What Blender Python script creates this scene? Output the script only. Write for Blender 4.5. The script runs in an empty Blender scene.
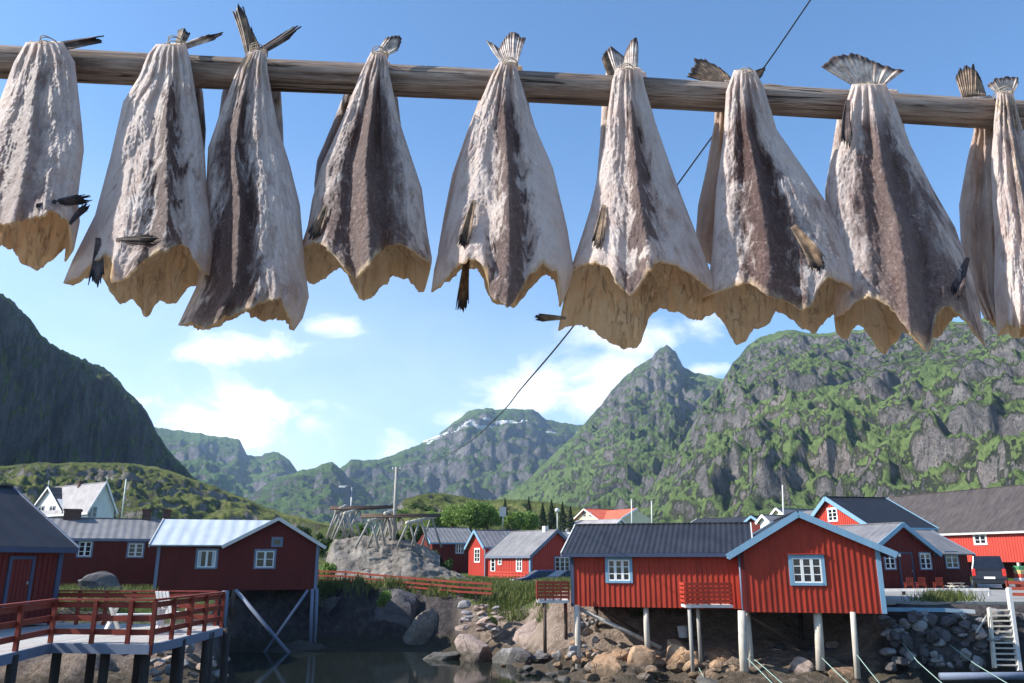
import bpy, bmesh, math, random
import numpy as np
from mathutils import Vector, Matrix

SC = bpy.context.scene
COL = SC.collection
R = math.radians
PI = math.pi
random.seed(7)

# ------------------------------------------------------------------ camera model
F = 28.0 / 36.0 * 1024.0
TILT = R(15.34)
CZ = 4.4
CT, ST = math.cos(TILT), math.sin(TILT)

def ray(px, py):
    dx = (px - 512.0) / F
    dv = (341.5 - py) / F
    return np.array([dx, CT - dv * ST, ST + dv * CT])

def P(px, py, Y):
    d = ray(px, py)
    k = Y / d[1]
    return Vector((d[0] * k, Y, CZ + d[2] * k))

def GP(px, py, z):
    d = ray(px, py)
    k = (z - CZ) / d[2]
    return Vector((d[0] * k, d[1] * k, z))

def XY(px, Y):
    return Vector(((px - 512.0) / (F / CT) * Y, Y))

# ------------------------------------------------------------------ noise
def _h(i, j, k, s):
    n = (i * 374761393 + j * 668265263 + k * 2147483647 * 3 + s * 974634599) & 0xffffffff
    n = ((n ^ (n >> 13)) * 1274126177) & 0xffffffff
    n = ((n ^ (n >> 16)) * 2246822519) & 0xffffffff
    return ((n ^ (n >> 15)) & 0xffffff) / float(0xffffff) * 2 - 1

def vnoise(x, y, z=0.0, seed=0):
    x, y, z = np.broadcast_arrays(np.asarray(x, float), np.asarray(y, float), np.asarray(z, float))
    xi, yi, zi = np.floor(x).astype(np.int64), np.floor(y).astype(np.int64), np.floor(z).astype(np.int64)
    fx, fy, fz = x - xi, y - yi, z - zi
    u, v, w = [f * f * f * (f * (f * 6 - 15) + 10) for f in (fx, fy, fz)]
    def g(a, b, c):
        i, j, k = xi + a, yi + b, zi + c
        return (_h(i, j, k, seed) * (fx - a) + _h(i, j, k, seed + 17) * (fy - b) + _h(i, j, k, seed + 31) * (fz - c))
    def L(a, b, t): return a + (b - a) * t
    r = L(L(L(g(0,0,0), g(1,0,0), u), L(g(0,1,0), g(1,1,0), u), v),
          L(L(g(0,0,1), g(1,0,1), u), L(g(0,1,1), g(1,1,1), u), v), w)
    return r * 1.35

def fbm(x, y, z=0.0, o=4, seed=0, gain=0.5):
    a, s, f = 1.0, 0.0, 1.0
    for i in range(o):
        s = s + a * vnoise(np.asarray(x) * f, np.asarray(y) * f, np.asarray(z) * f, seed + i * 7)
        a *= gain; f *= 2.03
    return s

def ridged(x, y, z=0.0, o=4, seed=0, gain=0.5):
    a, s, f = 1.0, 0.0, 1.0
    for i in range(o):
        s = s + a * (1 - 2 * np.abs(vnoise(np.asarray(x) * f, np.asarray(y) * f, np.asarray(z) * f, seed + i * 7)))
        a *= gain; f *= 2.07
    return s

def sm(v):
    v = np.clip(v, 0, 1)
    return v * v * (3 - 2 * v)

# ------------------------------------------------------------------ object helpers
def tag(o, label=None, cat=None, group=None, kind=None):
    if label: o["label"] = label
    if cat: o["category"] = cat
    if group: o["group"] = group
    if kind: o["kind"] = kind
    return o

def empty(name, loc=(0, 0, 0), rz=0.0):
    o = bpy.data.objects.new(name, None)
    o.empty_display_size = 0.2
    o.location = loc
    o.rotation_euler = (0, 0, rz)
    COL.objects.link(o)
    return o

def link_mesh(name, me, mat=None, parent=None, loc=None):
    o = bpy.data.objects.new(name, me)
    COL.objects.link(o)
    for m in (mat if isinstance(mat, (list, tuple)) else [mat]):
        if m: me.materials.append(m)
    if parent is not None: o.parent = parent
    if loc is not None: o.location = loc
    return o

def copy_tree(o, parent=None):
    c = o.copy(); COL.objects.link(c)
    if parent is not None: c.parent = parent
    for ch in list(o.children):
        copy_tree(ch, c)
    return c

def np_mesh(name, V, Q, smooth=True):
    """mesh from an (n,3) array and an (m,4) quad array"""
    me = bpy.data.meshes.new(name)
    V = np.ascontiguousarray(V, dtype=np.float32); Q = np.ascontiguousarray(Q, dtype=np.int32)
    me.vertices.add(len(V)); me.vertices.foreach_set('co', V.ravel())
    k = Q.shape[1]
    me.loops.add(Q.size); me.loops.foreach_set('vertex_index', Q.ravel())
    me.polygons.add(len(Q))
    me.polygons.foreach_set('loop_start', np.arange(0, Q.size, k, dtype=np.int32))
    me.polygons.foreach_set('use_smooth', np.full(len(Q), smooth))
    me.update(calc_edges=True)
    me.validate()
    return me

def grid_quads(nr, nc, wrap=False):
    r = np.arange(nr - 1)[:, None]
    c = np.arange(nc if wrap else nc - 1)[None, :]
    c2 = (c + 1) % nc
    a = r * nc + c; b = r * nc + c2
    return np.stack([a, b, b + nc, a + nc], -1).reshape(-1, 4)

class MB:
    """collects shapes and links them as ONE mesh object"""
    def __init__(s): s.v = []; s.f = []; s.sm = []
    def add(s, vs, fs, smooth=False):
        o = len(s.v)
        s.v += [tuple(x) for x in vs]
        for f in fs:
            s.f.append([i + o for i in f]); s.sm.append(smooth)
        return s
    def box(s, a, b):
        x0, y0, z0 = [min(a[i], b[i]) for i in range(3)]
        x1, y1, z1 = [max(a[i], b[i]) for i in range(3)]
        return s.add([(x0,y0,z0),(x1,y0,z0),(x1,y1,z0),(x0,y1,z0),(x0,y0,z1),(x1,y0,z1),(x1,y1,z1),(x0,y1,z1)],
                     [(0,3,2,1),(4,5,6,7),(0,1,5,4),(1,2,6,5),(2,3,7,6),(3,0,4,7)])
    def beam(s, p, q, w, h, up=(0, 0, 1)):
        """square bar from p to q, w across, h along up"""
        p, q = Vector(p), Vector(q)
        d = (q - p).normalized(); u = Vector(up)
        sx = d.cross(u)
        if sx.length < 1e-4: sx = d.cross(Vector((0, 1, 0)))
        sx.normalize(); uu = sx.cross(d).normalized()
        vs = []
        for e in (p, q):
            for a, b in ((-1,-1),(1,-1),(1,1),(-1,1)):
                vs.append(e + sx * (a * w / 2) + uu * (b * h / 2))
        return s.add(vs, [(3,2,1,0),(4,5,6,7),(0,1,5,4),(1,2,6,5),(2,3,7,6),(3,0,4,7)])
    def tube(s, pts, rad, n=8, cap=True):
        pts = [Vector(p) for p in pts]
        rs = rad if isinstance(rad, (list, tuple)) else [rad] * len(pts)
        vs, fs = [], []
        ref = None
        for i, p in enumerate(pts):
            d = (pts[min(i + 1, len(pts) - 1)] - pts[max(i - 1, 0)]).normalized()
            if ref is None:
                ref = d.cross(Vector((0, 0, 1)))
                if ref.length < 0.05: ref = d.cross(Vector((1, 0, 0)))
            a = (ref - d * ref.dot(d)).normalized(); ref = a
            b = d.cross(a)
            for k in range(n):
                t = 2 * PI * k / n
                vs.append(p + (a * math.cos(t) + b * math.sin(t)) * rs[i])
        for i in range(len(pts) - 1):
            for k in range(n):
                k2 = (k + 1) % n
                fs.append((i*n + k, i*n + k2, (i+1)*n + k2, (i+1)*n + k))
        if cap:
            fs.append(tuple(range(n - 1, -1, -1))); fs.append(tuple((len(pts)-1)*n + k for k in range(n)))
        return s.add(vs, fs, True)
    def slab(s, poly, t, smooth=False):
        """planar polygon (3D points, seen from above counter-clockwise) thickened downwards along its normal"""
        ps = [Vector(p) for p in poly]
        nrm = Vector((0, 0, 0))
        for i in range(len(ps)):
            a, b = ps[i], ps[(i + 1) % len(ps)]
            nrm += a.cross(b)
        nrm.normalize()
        n = len(ps)
        vs = ps + [p - nrm * t for p in ps]
        fs = [tuple(range(n)), tuple(range(2*n - 1, n - 1, -1))]
        for i in range(n):
            j = (i + 1) % n
            fs.append((i, n + i, n + j, j))
        return s.add(vs, fs, smooth)
    def build(s, name, mat, parent=None, loc=None, bevel=0.0):
        me = bpy.data.meshes.new(name)
        me.from_pydata(s.v, [], s.f)
        me.polygons.foreach_set('use_smooth', s.sm)
        me.update()
        o = link_mesh(name, me, mat, parent, loc)
        if bevel:
            m = o.modifiers.new('bevel', 'BEVEL'); m.width = bevel; m.segments = 2; m.limit_method = 'ANGLE'
        return o

# ------------------------------------------------------------------ material helpers
class NT:
    def __init__(s, tree): s.t = tree
    def n(s, typ, ins=None, **at):
        nd = s.t.nodes.new(typ)
        for k, v in at.items(): setattr(nd, k, v)
        for k, v in (ins or {}).items():
            so = nd.inputs[k]
            if isinstance(v, bpy.types.NodeSocket): s.t.links.new(v, so)
            else: so.default_value = v
        return nd
    def math(s, op, a, b=0.0, c=0.0, clamp=False):
        return s.n('ShaderNodeMath', {0: a, 1: b, 2: c}, operation=op, use_clamp=clamp).outputs[0]
    def noise(s, vec, scale, detail=4.0, rough=0.55, dist=0.0):
        return s.n('ShaderNodeTexNoise', {'Vector': vec, 'Scale': scale, 'Detail': detail, 'Roughness': rough, 'Distortion': dist}).outputs['Fac']
    def voro(s, vec, scale, feature='F1', out='Distance', rnd=1.0):
        return s.n('ShaderNodeTexVoronoi', {'Vector': vec, 'Scale': scale, 'Randomness': rnd}, feature=feature).outputs[out]
    def vmul(s, vec, m):
        return s.n('ShaderNodeVectorMath', {0: vec, 1: m}, operation='MULTIPLY').outputs[0]
    def mapr(s, v, a, b, c=0.0, d=1.0, smooth=True):
        return s.n('ShaderNodeMapRange', {'Value': v, 'From Min': a, 'From Max': b, 'To Min': c, 'To Max': d},
                   interpolation_type='SMOOTHSTEP' if smooth else 'LINEAR').outputs['Result']
    def mix(s, f, a, b):
        a = a if isinstance(a, bpy.types.NodeSocket) else (*a, 1.0)
        b = b if isinstance(b, bpy.types.NodeSocket) else (*b, 1.0)
        nd = s.n('ShaderNodeMix', data_type='RGBA')
        for i, v in ((0, f), (6, a), (7, b)):
            if isinstance(v, bpy.types.NodeSocket): s.t.links.new(v, nd.inputs[i])
            else: nd.inputs[i].default_value = v
        return nd.outputs[2]
    def ramp(s, fac, stops):
        nd = s.n('ShaderNodeValToRGB', {'Fac': fac}); cr = nd.color_ramp
        while len(cr.elements) < len(stops): cr.elements.new(0.5)
        for e, (p, c) in zip(cr.elements, stops): e.position = p; e.color = (*c, 1)
        return nd.outputs['Color']
    def bump(s, h, strength, dist, normal=None):
        ins = {'Height': h, 'Strength': strength, 'Distance': dist}
        if normal is not None: ins['Normal'] = normal
        return s.n('ShaderNodeBump', ins).outputs['Normal']
    def obj(s): return s.n('ShaderNodeTexCoord').outputs['Object']
    def pos(s): return s.n('ShaderNodeNewGeometry').outputs['Position']
    def sep(s, v):
        nd = s.n('ShaderNodeSeparateXYZ', {0: v}); return nd.outputs

def material(name):
    m = bpy.data.materials.new(name); m.use_nodes = True
    t = m.node_tree
    return m, NT(t), t.nodes['Principled BSDF']

def setp(n, b, col=None, rough=None, normal=None, spec=None, metal=None):
    for k, v in (('Base Color', col), ('Roughness', rough), ('Normal', normal), ('Specular IOR Level', spec), ('Metallic', metal)):
        if v is None: continue
        if isinstance(v, bpy.types.NodeSocket): n.t.links.new(v, b.inputs[k])
        else: b.inputs[k].default_value = (*v, 1) if isinstance(v, tuple) else v

def painted(name, col, var=0.25, rough=0.6, streak=True, wear=(0.35, 0.3, 0.27), wear_amt=0.0):
    """weathered paint: value variation, vertical streaks, a little flaking"""
    m, n, b = material(name)
    v = n.obj()
    a = n.noise(n.vmul(v, (6, 6, 0.9)), 1.0, 5, 0.6)
    c = n.noise(v, 0.7, 3, 0.5)
    f = n.math('ADD', n.math('MULTIPLY', a, 0.6), n.math('MULTIPLY', c, 0.4))
    d = tuple(x * (1 - var) for x in col); l = tuple(min(1, x * (1 + var * 0.8)) for x in col)
    k = n.ramp(f, [(0.3, d), (0.5, col), (0.72, l)])
    st = n.noise(n.vmul(v, (1.6, 1.6, 0.35)), 1.0, 5, 0.65)
    k = n.mix(n.math('MULTIPLY', n.mapr(st, 0.52, 0.68), 0.45 * min(1.0, var * 4)), k, tuple(x * 0.55 for x in col))
    if wear_amt:
        wv = n.noise(n.vmul(v, (18, 18, 5)), 1.0, 6, 0.7)
        k = n.mix(n.math('MULTIPLY', n.mapr(wv, 0.6, 0.72), wear_amt), k, wear)
    setp(n, b, k, rough, n.bump(a, 0.25, 0.01), 0.3)
    return m

def woodmat(name, dark, light, rough=0.8, sc=(3, 3, 30)):
    m, n, b = material(name)
    v = n.obj()
    a = n.noise(n.vmul(v, sc), 1.0, 6, 0.65)
    c = n.noise(v, 2.0, 3)
    k = n.ramp(n.math('ADD', n.math('MULTIPLY', a, 0.7), n.math('MULTIPLY', c, 0.3)), [(0.3, dark), (0.7, light)])
    setp(n, b, k, rough, n.bump(a, 0.4, 0.01), 0.25)
    return m

def plain(name, col, rough=0.5, metal=0.0, spec=0.5, nz=0.15, sc=8.0):
    m, n, b = material(name)
    f = n.noise(n.obj(), sc, 4)
    k = n.ramp(f, [(0.3, tuple(x * (1 - nz) for x in col)), (0.7, tuple(min(1, x * (1 + nz)) for x in col))])
    setp(n, b, k, rough, None, spec, metal)
    return m

def roofmat(name, dark, light, ribs=3.0, axis=0, rough=0.7, streaks=0.5, lich=(0.35, 0.33, 0.3), lich_amt=0.3):
    m, n, b = material(name)
    v = n.obj(); sx = n.sep(v)
    a = n.noise(n.vmul(v, (4, 0.8, 0.8) if axis == 0 else (0.8, 4, 0.8)), 1.0, 5, 0.6)
    c = n.noise(v, 0.9, 4, 0.6)
    k = n.ramp(n.math('ADD', n.math('MULTIPLY', a, streaks), n.math('MULTIPLY', c, 1 - streaks)), [(0.3, dark), (0.7, light)])
    lw = n.noise(v, 6.0, 6, 0.75)
    k = n.mix(n.math('MULTIPLY', n.mapr(lw, 0.58, 0.75), lich_amt), k, lich)
    wv = n.math('SINE', n.math('MULTIPLY', sx[axis], ribs * 2 * PI))
    setp(n, b, k, rough, n.bump(n.math('ADD', wv, n.math('MULTIPLY', lw, 0.5)), 0.5, 0.02), 0.3)
    return m
# ================================================================== MATERIALS
MAT = {}
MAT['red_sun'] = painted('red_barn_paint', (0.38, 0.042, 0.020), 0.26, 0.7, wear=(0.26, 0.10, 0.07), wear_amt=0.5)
MAT['red_shaded'] = painted('shaded_red_paint', (0.115, 0.013, 0.009), 0.25, 0.7, wear=(0.15, 0.07, 0.06), wear_amt=0.4)  # barn red darkened: the shade on these houses sits in the paint
MAT['red_bright'] = painted('bright_red_paint', (0.48, 0.055, 0.036), 0.12, 0.65)
MAT['red_rail'] = painted('red_rail_paint', (0.21, 0.032, 0.017), 0.2, 0.6, wear=(0.25, 0.15, 0.12), wear_amt=0.5)
MAT['blue_trim'] = painted('blue_trim_paint', (0.19, 0.33, 0.45), 0.15, 0.55)
MAT['bluegrey'] = painted('blue_grey_trim_paint', (0.16, 0.19, 0.26), 0.18, 0.6)
MAT['darkblue'] = painted('dark_blue_trim_paint', (0.045, 0.06, 0.11), 0.2, 0.6)
MAT['white'] = painted('white_paint', (0.78, 0.77, 0.74), 0.06, 0.55)
MAT['white_old'] = painted('chalky_white_paint', (0.70, 0.70, 0.69), 0.08, 0.65)
MAT['cream'] = painted('cream_paint', (0.72, 0.64, 0.42), 0.08, 0.6)
MAT['white_fascia'] = painted('fascia_paint', (0.58, 0.56, 0.53), 0.15, 0.6, wear=(0.3, 0.28, 0.25), wear_amt=0.4)
MAT['grey_wood'] = woodmat('weathered_grey_wood', (0.20, 0.185, 0.165), (0.46, 0.43, 0.38), sc=(14, 14, 2))
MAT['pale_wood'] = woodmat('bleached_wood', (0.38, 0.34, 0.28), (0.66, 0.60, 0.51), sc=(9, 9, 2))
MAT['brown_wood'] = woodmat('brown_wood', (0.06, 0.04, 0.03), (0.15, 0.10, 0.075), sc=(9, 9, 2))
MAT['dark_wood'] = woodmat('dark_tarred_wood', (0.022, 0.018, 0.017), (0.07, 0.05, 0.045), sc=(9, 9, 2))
MAT['deck'] = woodmat('bleached_deck_boards', (0.36, 0.34, 0.32), (0.56, 0.53, 0.50), sc=(9, 1.0, 9))
def deck_gaps():
    m = MAT['deck']; n = NT(m.node_tree); b = m.node_tree.nodes['Principled BSDF']
    src = b.inputs['Base Color'].links[0].from_socket
    fr = n.math('FRACT', n.math('MULTIPLY', n.sep(n.obj())[0], 6.5))
    gap = n.mapr(n.math('ABSOLUTE', n.math('SUBTRACT', fr, 0.5)), 0.44, 0.48)
    idx = n.math('FLOOR', n.math('MULTIPLY', n.sep(n.obj())[0], 6.5))
    tone = n.n('ShaderNodeTexWhiteNoise', {'W': idx}, noise_dimensions='1D').outputs['Value']
    k = n.mix(n.math('MULTIPLY', tone, 0.4), src, (0.26, 0.24, 0.22))
    m.node_tree.links.new(n.mix(gap, k, (0.03, 0.028, 0.026)), b.inputs['Base Color'])
deck_gaps()
MAT['roof_black'] = roofmat('black_corrugated_roof', (0.012, 0.013, 0.018), (0.034, 0.036, 0.046), 4.5, 0, 0.55, 0.5, (0.35, 0.35, 0.36), 0.10)
MAT['roof_black_y'] = roofmat('black_ribbed_roof', (0.009, 0.010, 0.015), (0.022, 0.023, 0.032), 3.0, 1, 0.6, 0.5, (0.2, 0.2, 0.22), 0.12)
MAT['roof_slate'] = roofmat('dark_slate_roof', (0.018, 0.019, 0.027), (0.045, 0.046, 0.058), 1.2, 0, 0.7, 0.5, (0.14, 0.13, 0.14), 0.3)
MAT['roof_grey'] = roofmat('grey_slate_roof', (0.13, 0.125, 0.13), (0.25, 0.24, 0.245), 2.2, 0, 0.75, 0.45, (0.36, 0.35, 0.33), 0.35)
MAT['roof_grey_y'] = roofmat('grey_slate_side_roof', (0.10, 0.10, 0.115), (0.22, 0.21, 0.22), 2.2, 1, 0.75, 0.45, (0.34, 0.33, 0.31), 0.3)
MAT['roof_brown'] = roofmat('brown_stained_roof', (0.030, 0.025, 0.026), (0.095, 0.080, 0.076), 1.0, 0, 0.8, 0.65, (0.42, 0.40, 0.37), 0.35)
MAT['roof_tin'] = roofmat('pale_tin_roof', (0.40, 0.44, 0.48), (0.54, 0.58, 0.61), 1.6, 0, 0.45, 0.6, (0.4, 0.42, 0.42), 0.15)
MAT['roof_pale'] = roofmat('pale_stone_roof', (0.24, 0.22, 0.225), (0.42, 0.39, 0.39), 2.0, 0, 0.8, 0.3, (0.25, 0.24, 0.24), 0.3)
MAT['roof_tile_red'] = roofmat('red_tile_roof', (0.50, 0.09, 0.05), (0.68, 0.15, 0.08), 3.0, 0, 0.7)
MAT['concrete'] = plain('concrete', (0.36, 0.35, 0.33), 0.9, 0, 0.2, 0.25, 3)
MAT['stone_wall'] = plain('stone_plinth', (0.16, 0.15, 0.15), 0.9, 0, 0.2, 0.5, 3)
MAT['brick'] = plain('chimney_brick', (0.10, 0.06, 0.05), 0.9, 0, 0.2, 0.4, 8)
MAT['metal'] = plain('galvanised_metal', (0.35, 0.36, 0.38), 0.45, 0.6, 0.5, 0.1)
MAT['cable'] = plain('black_cable', (0.015, 0.015, 0.017), 0.5)
MAT['tyre'] = plain('tyre_rubber', (0.015, 0.015, 0.015), 0.85)
MAT['plastic_white'] = plain('white_plastic', (0.68, 0.68, 0.70), 0.4)
MAT['plastic_green'] = plain('green_plastic', (0.10, 0.30, 0.14), 0.4)
MAT['plastic_red'] = plain('red_plastic', (0.55, 0.10, 0.06), 0.4)
MAT['plastic_yellow'] = plain('yellow_plastic', (0.55, 0.45, 0.20), 0.5)
MAT['teal'] = plain('teal_plastic', (0.15, 0.36, 0.36), 0.4)
MAT['rope'] = plain('pale_green_rope', (0.30, 0.42, 0.37), 0.8, 0, 0.2, 0.15, 40)
MAT['tail_light'] = plain('tail_light_plastic', (0.55, 0.03, 0.02), 0.3)
MAT['lamp_glass'] = plain('lamp_glass', (0.78, 0.78, 0.75), 0.25)
MAT['car_blue'] = plain('dark_blue_car_paint', (0.02, 0.035, 0.10), 0.22, 0.2)
MAT['car_dark'] = plain('dark_car_paint', (0.02, 0.022, 0.03), 0.22, 0.2)
MAT['glass'] = plain('window_glass', (0.012, 0.014, 0.02), 0.08, 0, 0.6, 0.3, 2)
MAT['curtain'] = plain('curtain', (0.45, 0.47, 0.50), 0.9)

def mk_rock(name, cols, band=None, lichen=0.35, sc=1.0, wet=True, crack=1.0):
    m, n, b = material(name)
    v = n.pos()
    a = n.noise(n.vmul(v, (sc, sc, sc * 1.6)), 0.8, 8, 0.62, 0.6)
    c = n.noise(v, 5.0 * sc, 6, 0.65)
    k = n.ramp(n.math('ADD', n.math('MULTIPLY', a, 0.65), n.math('MULTIPLY', c, 0.35)), [(0.32, cols[0]), (0.5, cols[1]), (0.68, cols[2])])
    sp = n.noise(v, 14 * sc, 5, 0.8)
    k = n.mix(n.math('MULTIPLY', n.mapr(sp, 0.56, 0.66), lichen), k, tuple(min(0.6, x * 1.7) for x in cols[2]))
    k = n.mix(n.math('MULTIPLY', n.mapr(sp, 0.42, 0.34), 0.5), k, tuple(x * 0.5 for x in cols[0]))
    z = n.sep(v)[2]
    rough = 0.85
    if wet:   # dark seaweed belt below the tide mark
        zz = n.math('ADD', z, n.math('MULTIPLY', n.math('SUBTRACT', c, 0.5), 1.0))
        w = n.mapr(zz, 0.75, 0.25)
        k = n.mix(n.math('MULTIPLY', w, 0.75), k, (0.045, 0.04, 0.028))
    cr = n.voro(v, 0.9 * sc, 'DISTANCE_TO_EDGE')
    crk = n.mapr(cr, 0.0, 0.03)
    h = n.math('ADD', n.math('MULTIPLY', c, 0.6), n.math('ADD', n.math('MULTIPLY', sp, 0.25), n.math('MULTIPLY', crk, 0.25 * crack)))
    setp(n, b, k, rough, n.bump(h, 0.9, 0.12), 0.25)
    return m
MAT['rock_grey'] = mk_rock('grey_coastal_rock', [(0.13, 0.12, 0.12), (0.27, 0.255, 0.25), (0.40, 0.38, 0.37)])
MAT['rock_pink'] = mk_rock('pink_granite', [(0.20, 0.14, 0.11), (0.36, 0.27, 0.225), (0.48, 0.38, 0.33)])
MAT['rock_orange'] = mk_rock('ochre_stained_rock', [(0.20, 0.12, 0.075), (0.38, 0.235, 0.14), (0.50, 0.36, 0.25)])
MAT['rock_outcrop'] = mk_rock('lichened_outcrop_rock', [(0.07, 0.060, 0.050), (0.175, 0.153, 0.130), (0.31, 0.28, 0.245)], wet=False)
MAT['rock_dark'] = mk_rock('dark_rock', [(0.05, 0.045, 0.048), (0.10, 0.092, 0.095), (0.17, 0.155, 0.155)])  # grey rock darkened for stones in shadow, their shade put into the colour

# ------------------------------------------------------------------ ground
def ground_mat():
    m, n, b = material('village_ground')
    v = n.pos(); xyz = n.sep(v)
    nz = n.sep(n.n('ShaderNodeNewGeometry').outputs['Normal'])[2]
    a = n.noise(v, 0.35, 8, 0.62); c = n.noise(v, 2.5, 6, 0.65); f = n.noise(v, 12, 5, 0.7)
    rock = n.ramp(n.math('ADD', n.math('MULTIPLY', a, 0.5), n.math('MULTIPLY', c, 0.5)),
                  [(0.32, (0.13, 0.095, 0.072)), (0.5, (0.29, 0.22, 0.17)), (0.68, (0.44, 0.35, 0.285))])
    rock = n.mix(n.math('MULTIPLY', n.mapr(f, 0.56, 0.68), 0.35), rock, (0.45, 0.42, 0.38))
    grass = n.ramp(n.math('ADD', n.math('MULTIPLY', c, 0.6), n.math('MULTIPLY', f, 0.4)),
                   [(0.3, (0.035, 0.05, 0.012)), (0.5, (0.07, 0.105, 0.02)), (0.68, (0.13, 0.15, 0.04))])
    g = n.math('MULTIPLY', n.mapr(n.math('ADD', nz, n.math('MULTIPLY', n.math('SUBTRACT', a, 0.5), 0.5)), 0.78, 0.9),
               n.mapr(n.math('ADD', xyz[2], n.math('MULTIPLY', n.math('SUBTRACT', c, 0.5), 1.2)), 1.5, 2.2))
    k = n.mix(g, rock, grass)
    # the near bank is bare gravel; the inlet cliff is dark rock with its shade put into the colour
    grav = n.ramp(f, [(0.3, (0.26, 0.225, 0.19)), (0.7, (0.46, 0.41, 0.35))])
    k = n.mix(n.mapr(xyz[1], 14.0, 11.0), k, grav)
    shade_rock = n.ramp(n.math('ADD', n.math('MULTIPLY', a, 0.5), n.math('MULTIPLY', c, 0.5)), [(0.34, (0.028, 0.024, 0.025)), (0.5, (0.065, 0.056, 0.056)), (0.68, (0.15, 0.13, 0.125))])
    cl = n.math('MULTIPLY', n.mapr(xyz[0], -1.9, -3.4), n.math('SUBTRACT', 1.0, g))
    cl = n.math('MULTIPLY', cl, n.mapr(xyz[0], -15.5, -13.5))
    k = n.mix(n.math('MULTIPLY', cl, n.mapr(xyz[1], 30.0, 36.0)), k, shade_rock)
    k = n.mix(n.math('MULTIPLY', n.mapr(xyz[0], 13.6, 14.6), n.mapr(xyz[1], 33.6, 33.2)), k, shade_rock)  # ground between the quay stones darkened, shade of the gaps as colour
    zz = n.math('ADD', xyz[2], n.math('MULTIPLY', n.math('SUBTRACT', c, 0.5), 1.0))
    k = n.mix(n.math('MULTIPLY', n.mapr(zz, 0.8, 0.25), 0.75), k, (0.05, 0.042, 0.025))
    h = n.math('ADD', c, n.math('MULTIPLY', f, 0.4))
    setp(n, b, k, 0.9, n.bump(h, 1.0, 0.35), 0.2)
    return m

YS_X = [-200, -60, -40, -22, -17, -12.0, -8, 200]
YS_Y = [14, 14, 14, 20, 26, 30.5, 32, 32]
# from the inlet under the tin roofed cabin eastwards
YC_X = [-200, -18, -14.2, -11, -8, -5, -3.2, -1.4, 1, 4, 10, 13.8, 15.2, 40, 200]
YC_Y = [41, 41, 42.2, 44.3, 45.6, 46.0, 44.6, 40.5, 35.6, 30.6, 28.2, 28.8, 31.6, 31.6, 31]
W_X = [-200, -3.4, -1.5, 1.5, 13.0, 15.2, 200]
W_W = [3.2, 3.2, 7, 17, 19, 2.0, 2.0]

def gz(x, y, detail=True):
    x = np.asarray(x, float); y = np.asarray(y, float)
    wob = 0.8 * fbm(x * 0.25, y * 0.25, 3.3, 3, 5) if detail else 0
    pxc = 512 + 826 * x / np.maximum(y, 1.0)
    zl = 2.72 + 0.012 * np.clip(y - 56, 0, 400)
    dl = y + wob - np.interp(x, YS_X, YS_Y)
    zL = np.where(dl < 0, np.maximum(dl * 0.16, -2.0), zl * sm(dl / 10.0))
    w = np.interp(x, W_X, W_W)
    wob = np.where(x > 14.5, 0.15, 1.0) * wob
    d = y + wob - np.interp(x, YC_X, YC_Y)
    u = np.clip(d / w, 0, 1)
    steep = np.clip((7 - w) / 3.0, 0, 1)
    prof = sm(u) * (1 - steep) + (1 - (1 - u) ** 2.4) * steep
    zR = np.where(d < 0, np.maximum(d * 0.16, -2.0), zl * prof)
    m = sm((pxc - 222) / 16.0)
    bank = sm((x - 0.5) / 2.0) * sm((15.4 - x) / 1.0) * sm((y - 36.6) / 3.2)
    zR = zR + bank * np.maximum(2.95 - zR, 0)
    z = zL * (1 - m) + zR * m
    d = np.where(m > .5, d, dl)
    z = np.where(y < 9.5, 2.8 - 4.6 * sm((y - 6) / 3.0), z)
    if detail:
        am = np.exp(-((d - 4) / 7.0) ** 2) * np.where(x > 14.8, 0.2, 1.0) * np.where(y < 10, 0, 1)
        z = z + am * (0.50 * (ridged(x * 0.3, y * 0.3, 1.7, 5, 9, .6) - 1.1) * 0.6 + 0.14 * fbm(x * 1.3, y * 1.3, 0.2, 4, 21, .6))
        z = z + 0.05 * fbm(x * 0.5, y * 0.5, 9.0, 3, 2) * np.where((x > 15) & (y < 60), 0.0, 1.0)
        cm = m * np.clip((-2.2 - x) / 2.0, 0, 1) * np.exp(-((d - 1.6) / 1.8) ** 2) * np.where(y < 10, 0, 1)
        z = z + cm * 0.75 * (ridged(x * 0.55 + 0.3 * y, y * 0.3, 4.4, 4, 33, .6) - 0.95)
    return z

def axis(lo, hi, step, far_lo, far_hi, g=1.17):
    a = list(np.arange(lo, hi + step * 0.5, step))
    s = step; v = a[-1]
    while v < far_hi: s *= g; v += s; a.append(v)
    s = step; v = a[0]; pre = []
    while v > far_lo: s *= g; v -= s; pre.append(v)
    return np.array(pre[::-1] + a)

def build_ground():
    xs = axis(-26, 34, 0.24, -2900, 2900); ys = axis(12, 62, 0.24, -40, 3300)
    X, Y = np.meshgrid(xs, ys)
    Z = gz(X, Y)
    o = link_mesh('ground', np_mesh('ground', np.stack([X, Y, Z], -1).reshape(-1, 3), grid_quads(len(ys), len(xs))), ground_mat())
    tag(o, kind='structure')
build_ground()

def water():
    m, n, b = material('harbour_water')
    v = n.pos()
    a = n.noise(n.vmul(v, (1, 1.6, 1)), 2.2, 4, 0.5)
    setp(n, b, (0.012, 0.016, 0.013), 0.03, n.bump(a, 0.15, 0.02), 0.5)
    b.inputs['IOR'].default_value = 1.333
    V = np.array([(-300, -30, 0), (300, -30, 0), (300, 42, 0), (-300, 42, 0)], float)
    o = link_mesh('water', np_mesh('water', V, np.array([[0, 1, 2, 3]])), m)
    tag(o, kind='structure')
water()

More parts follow.
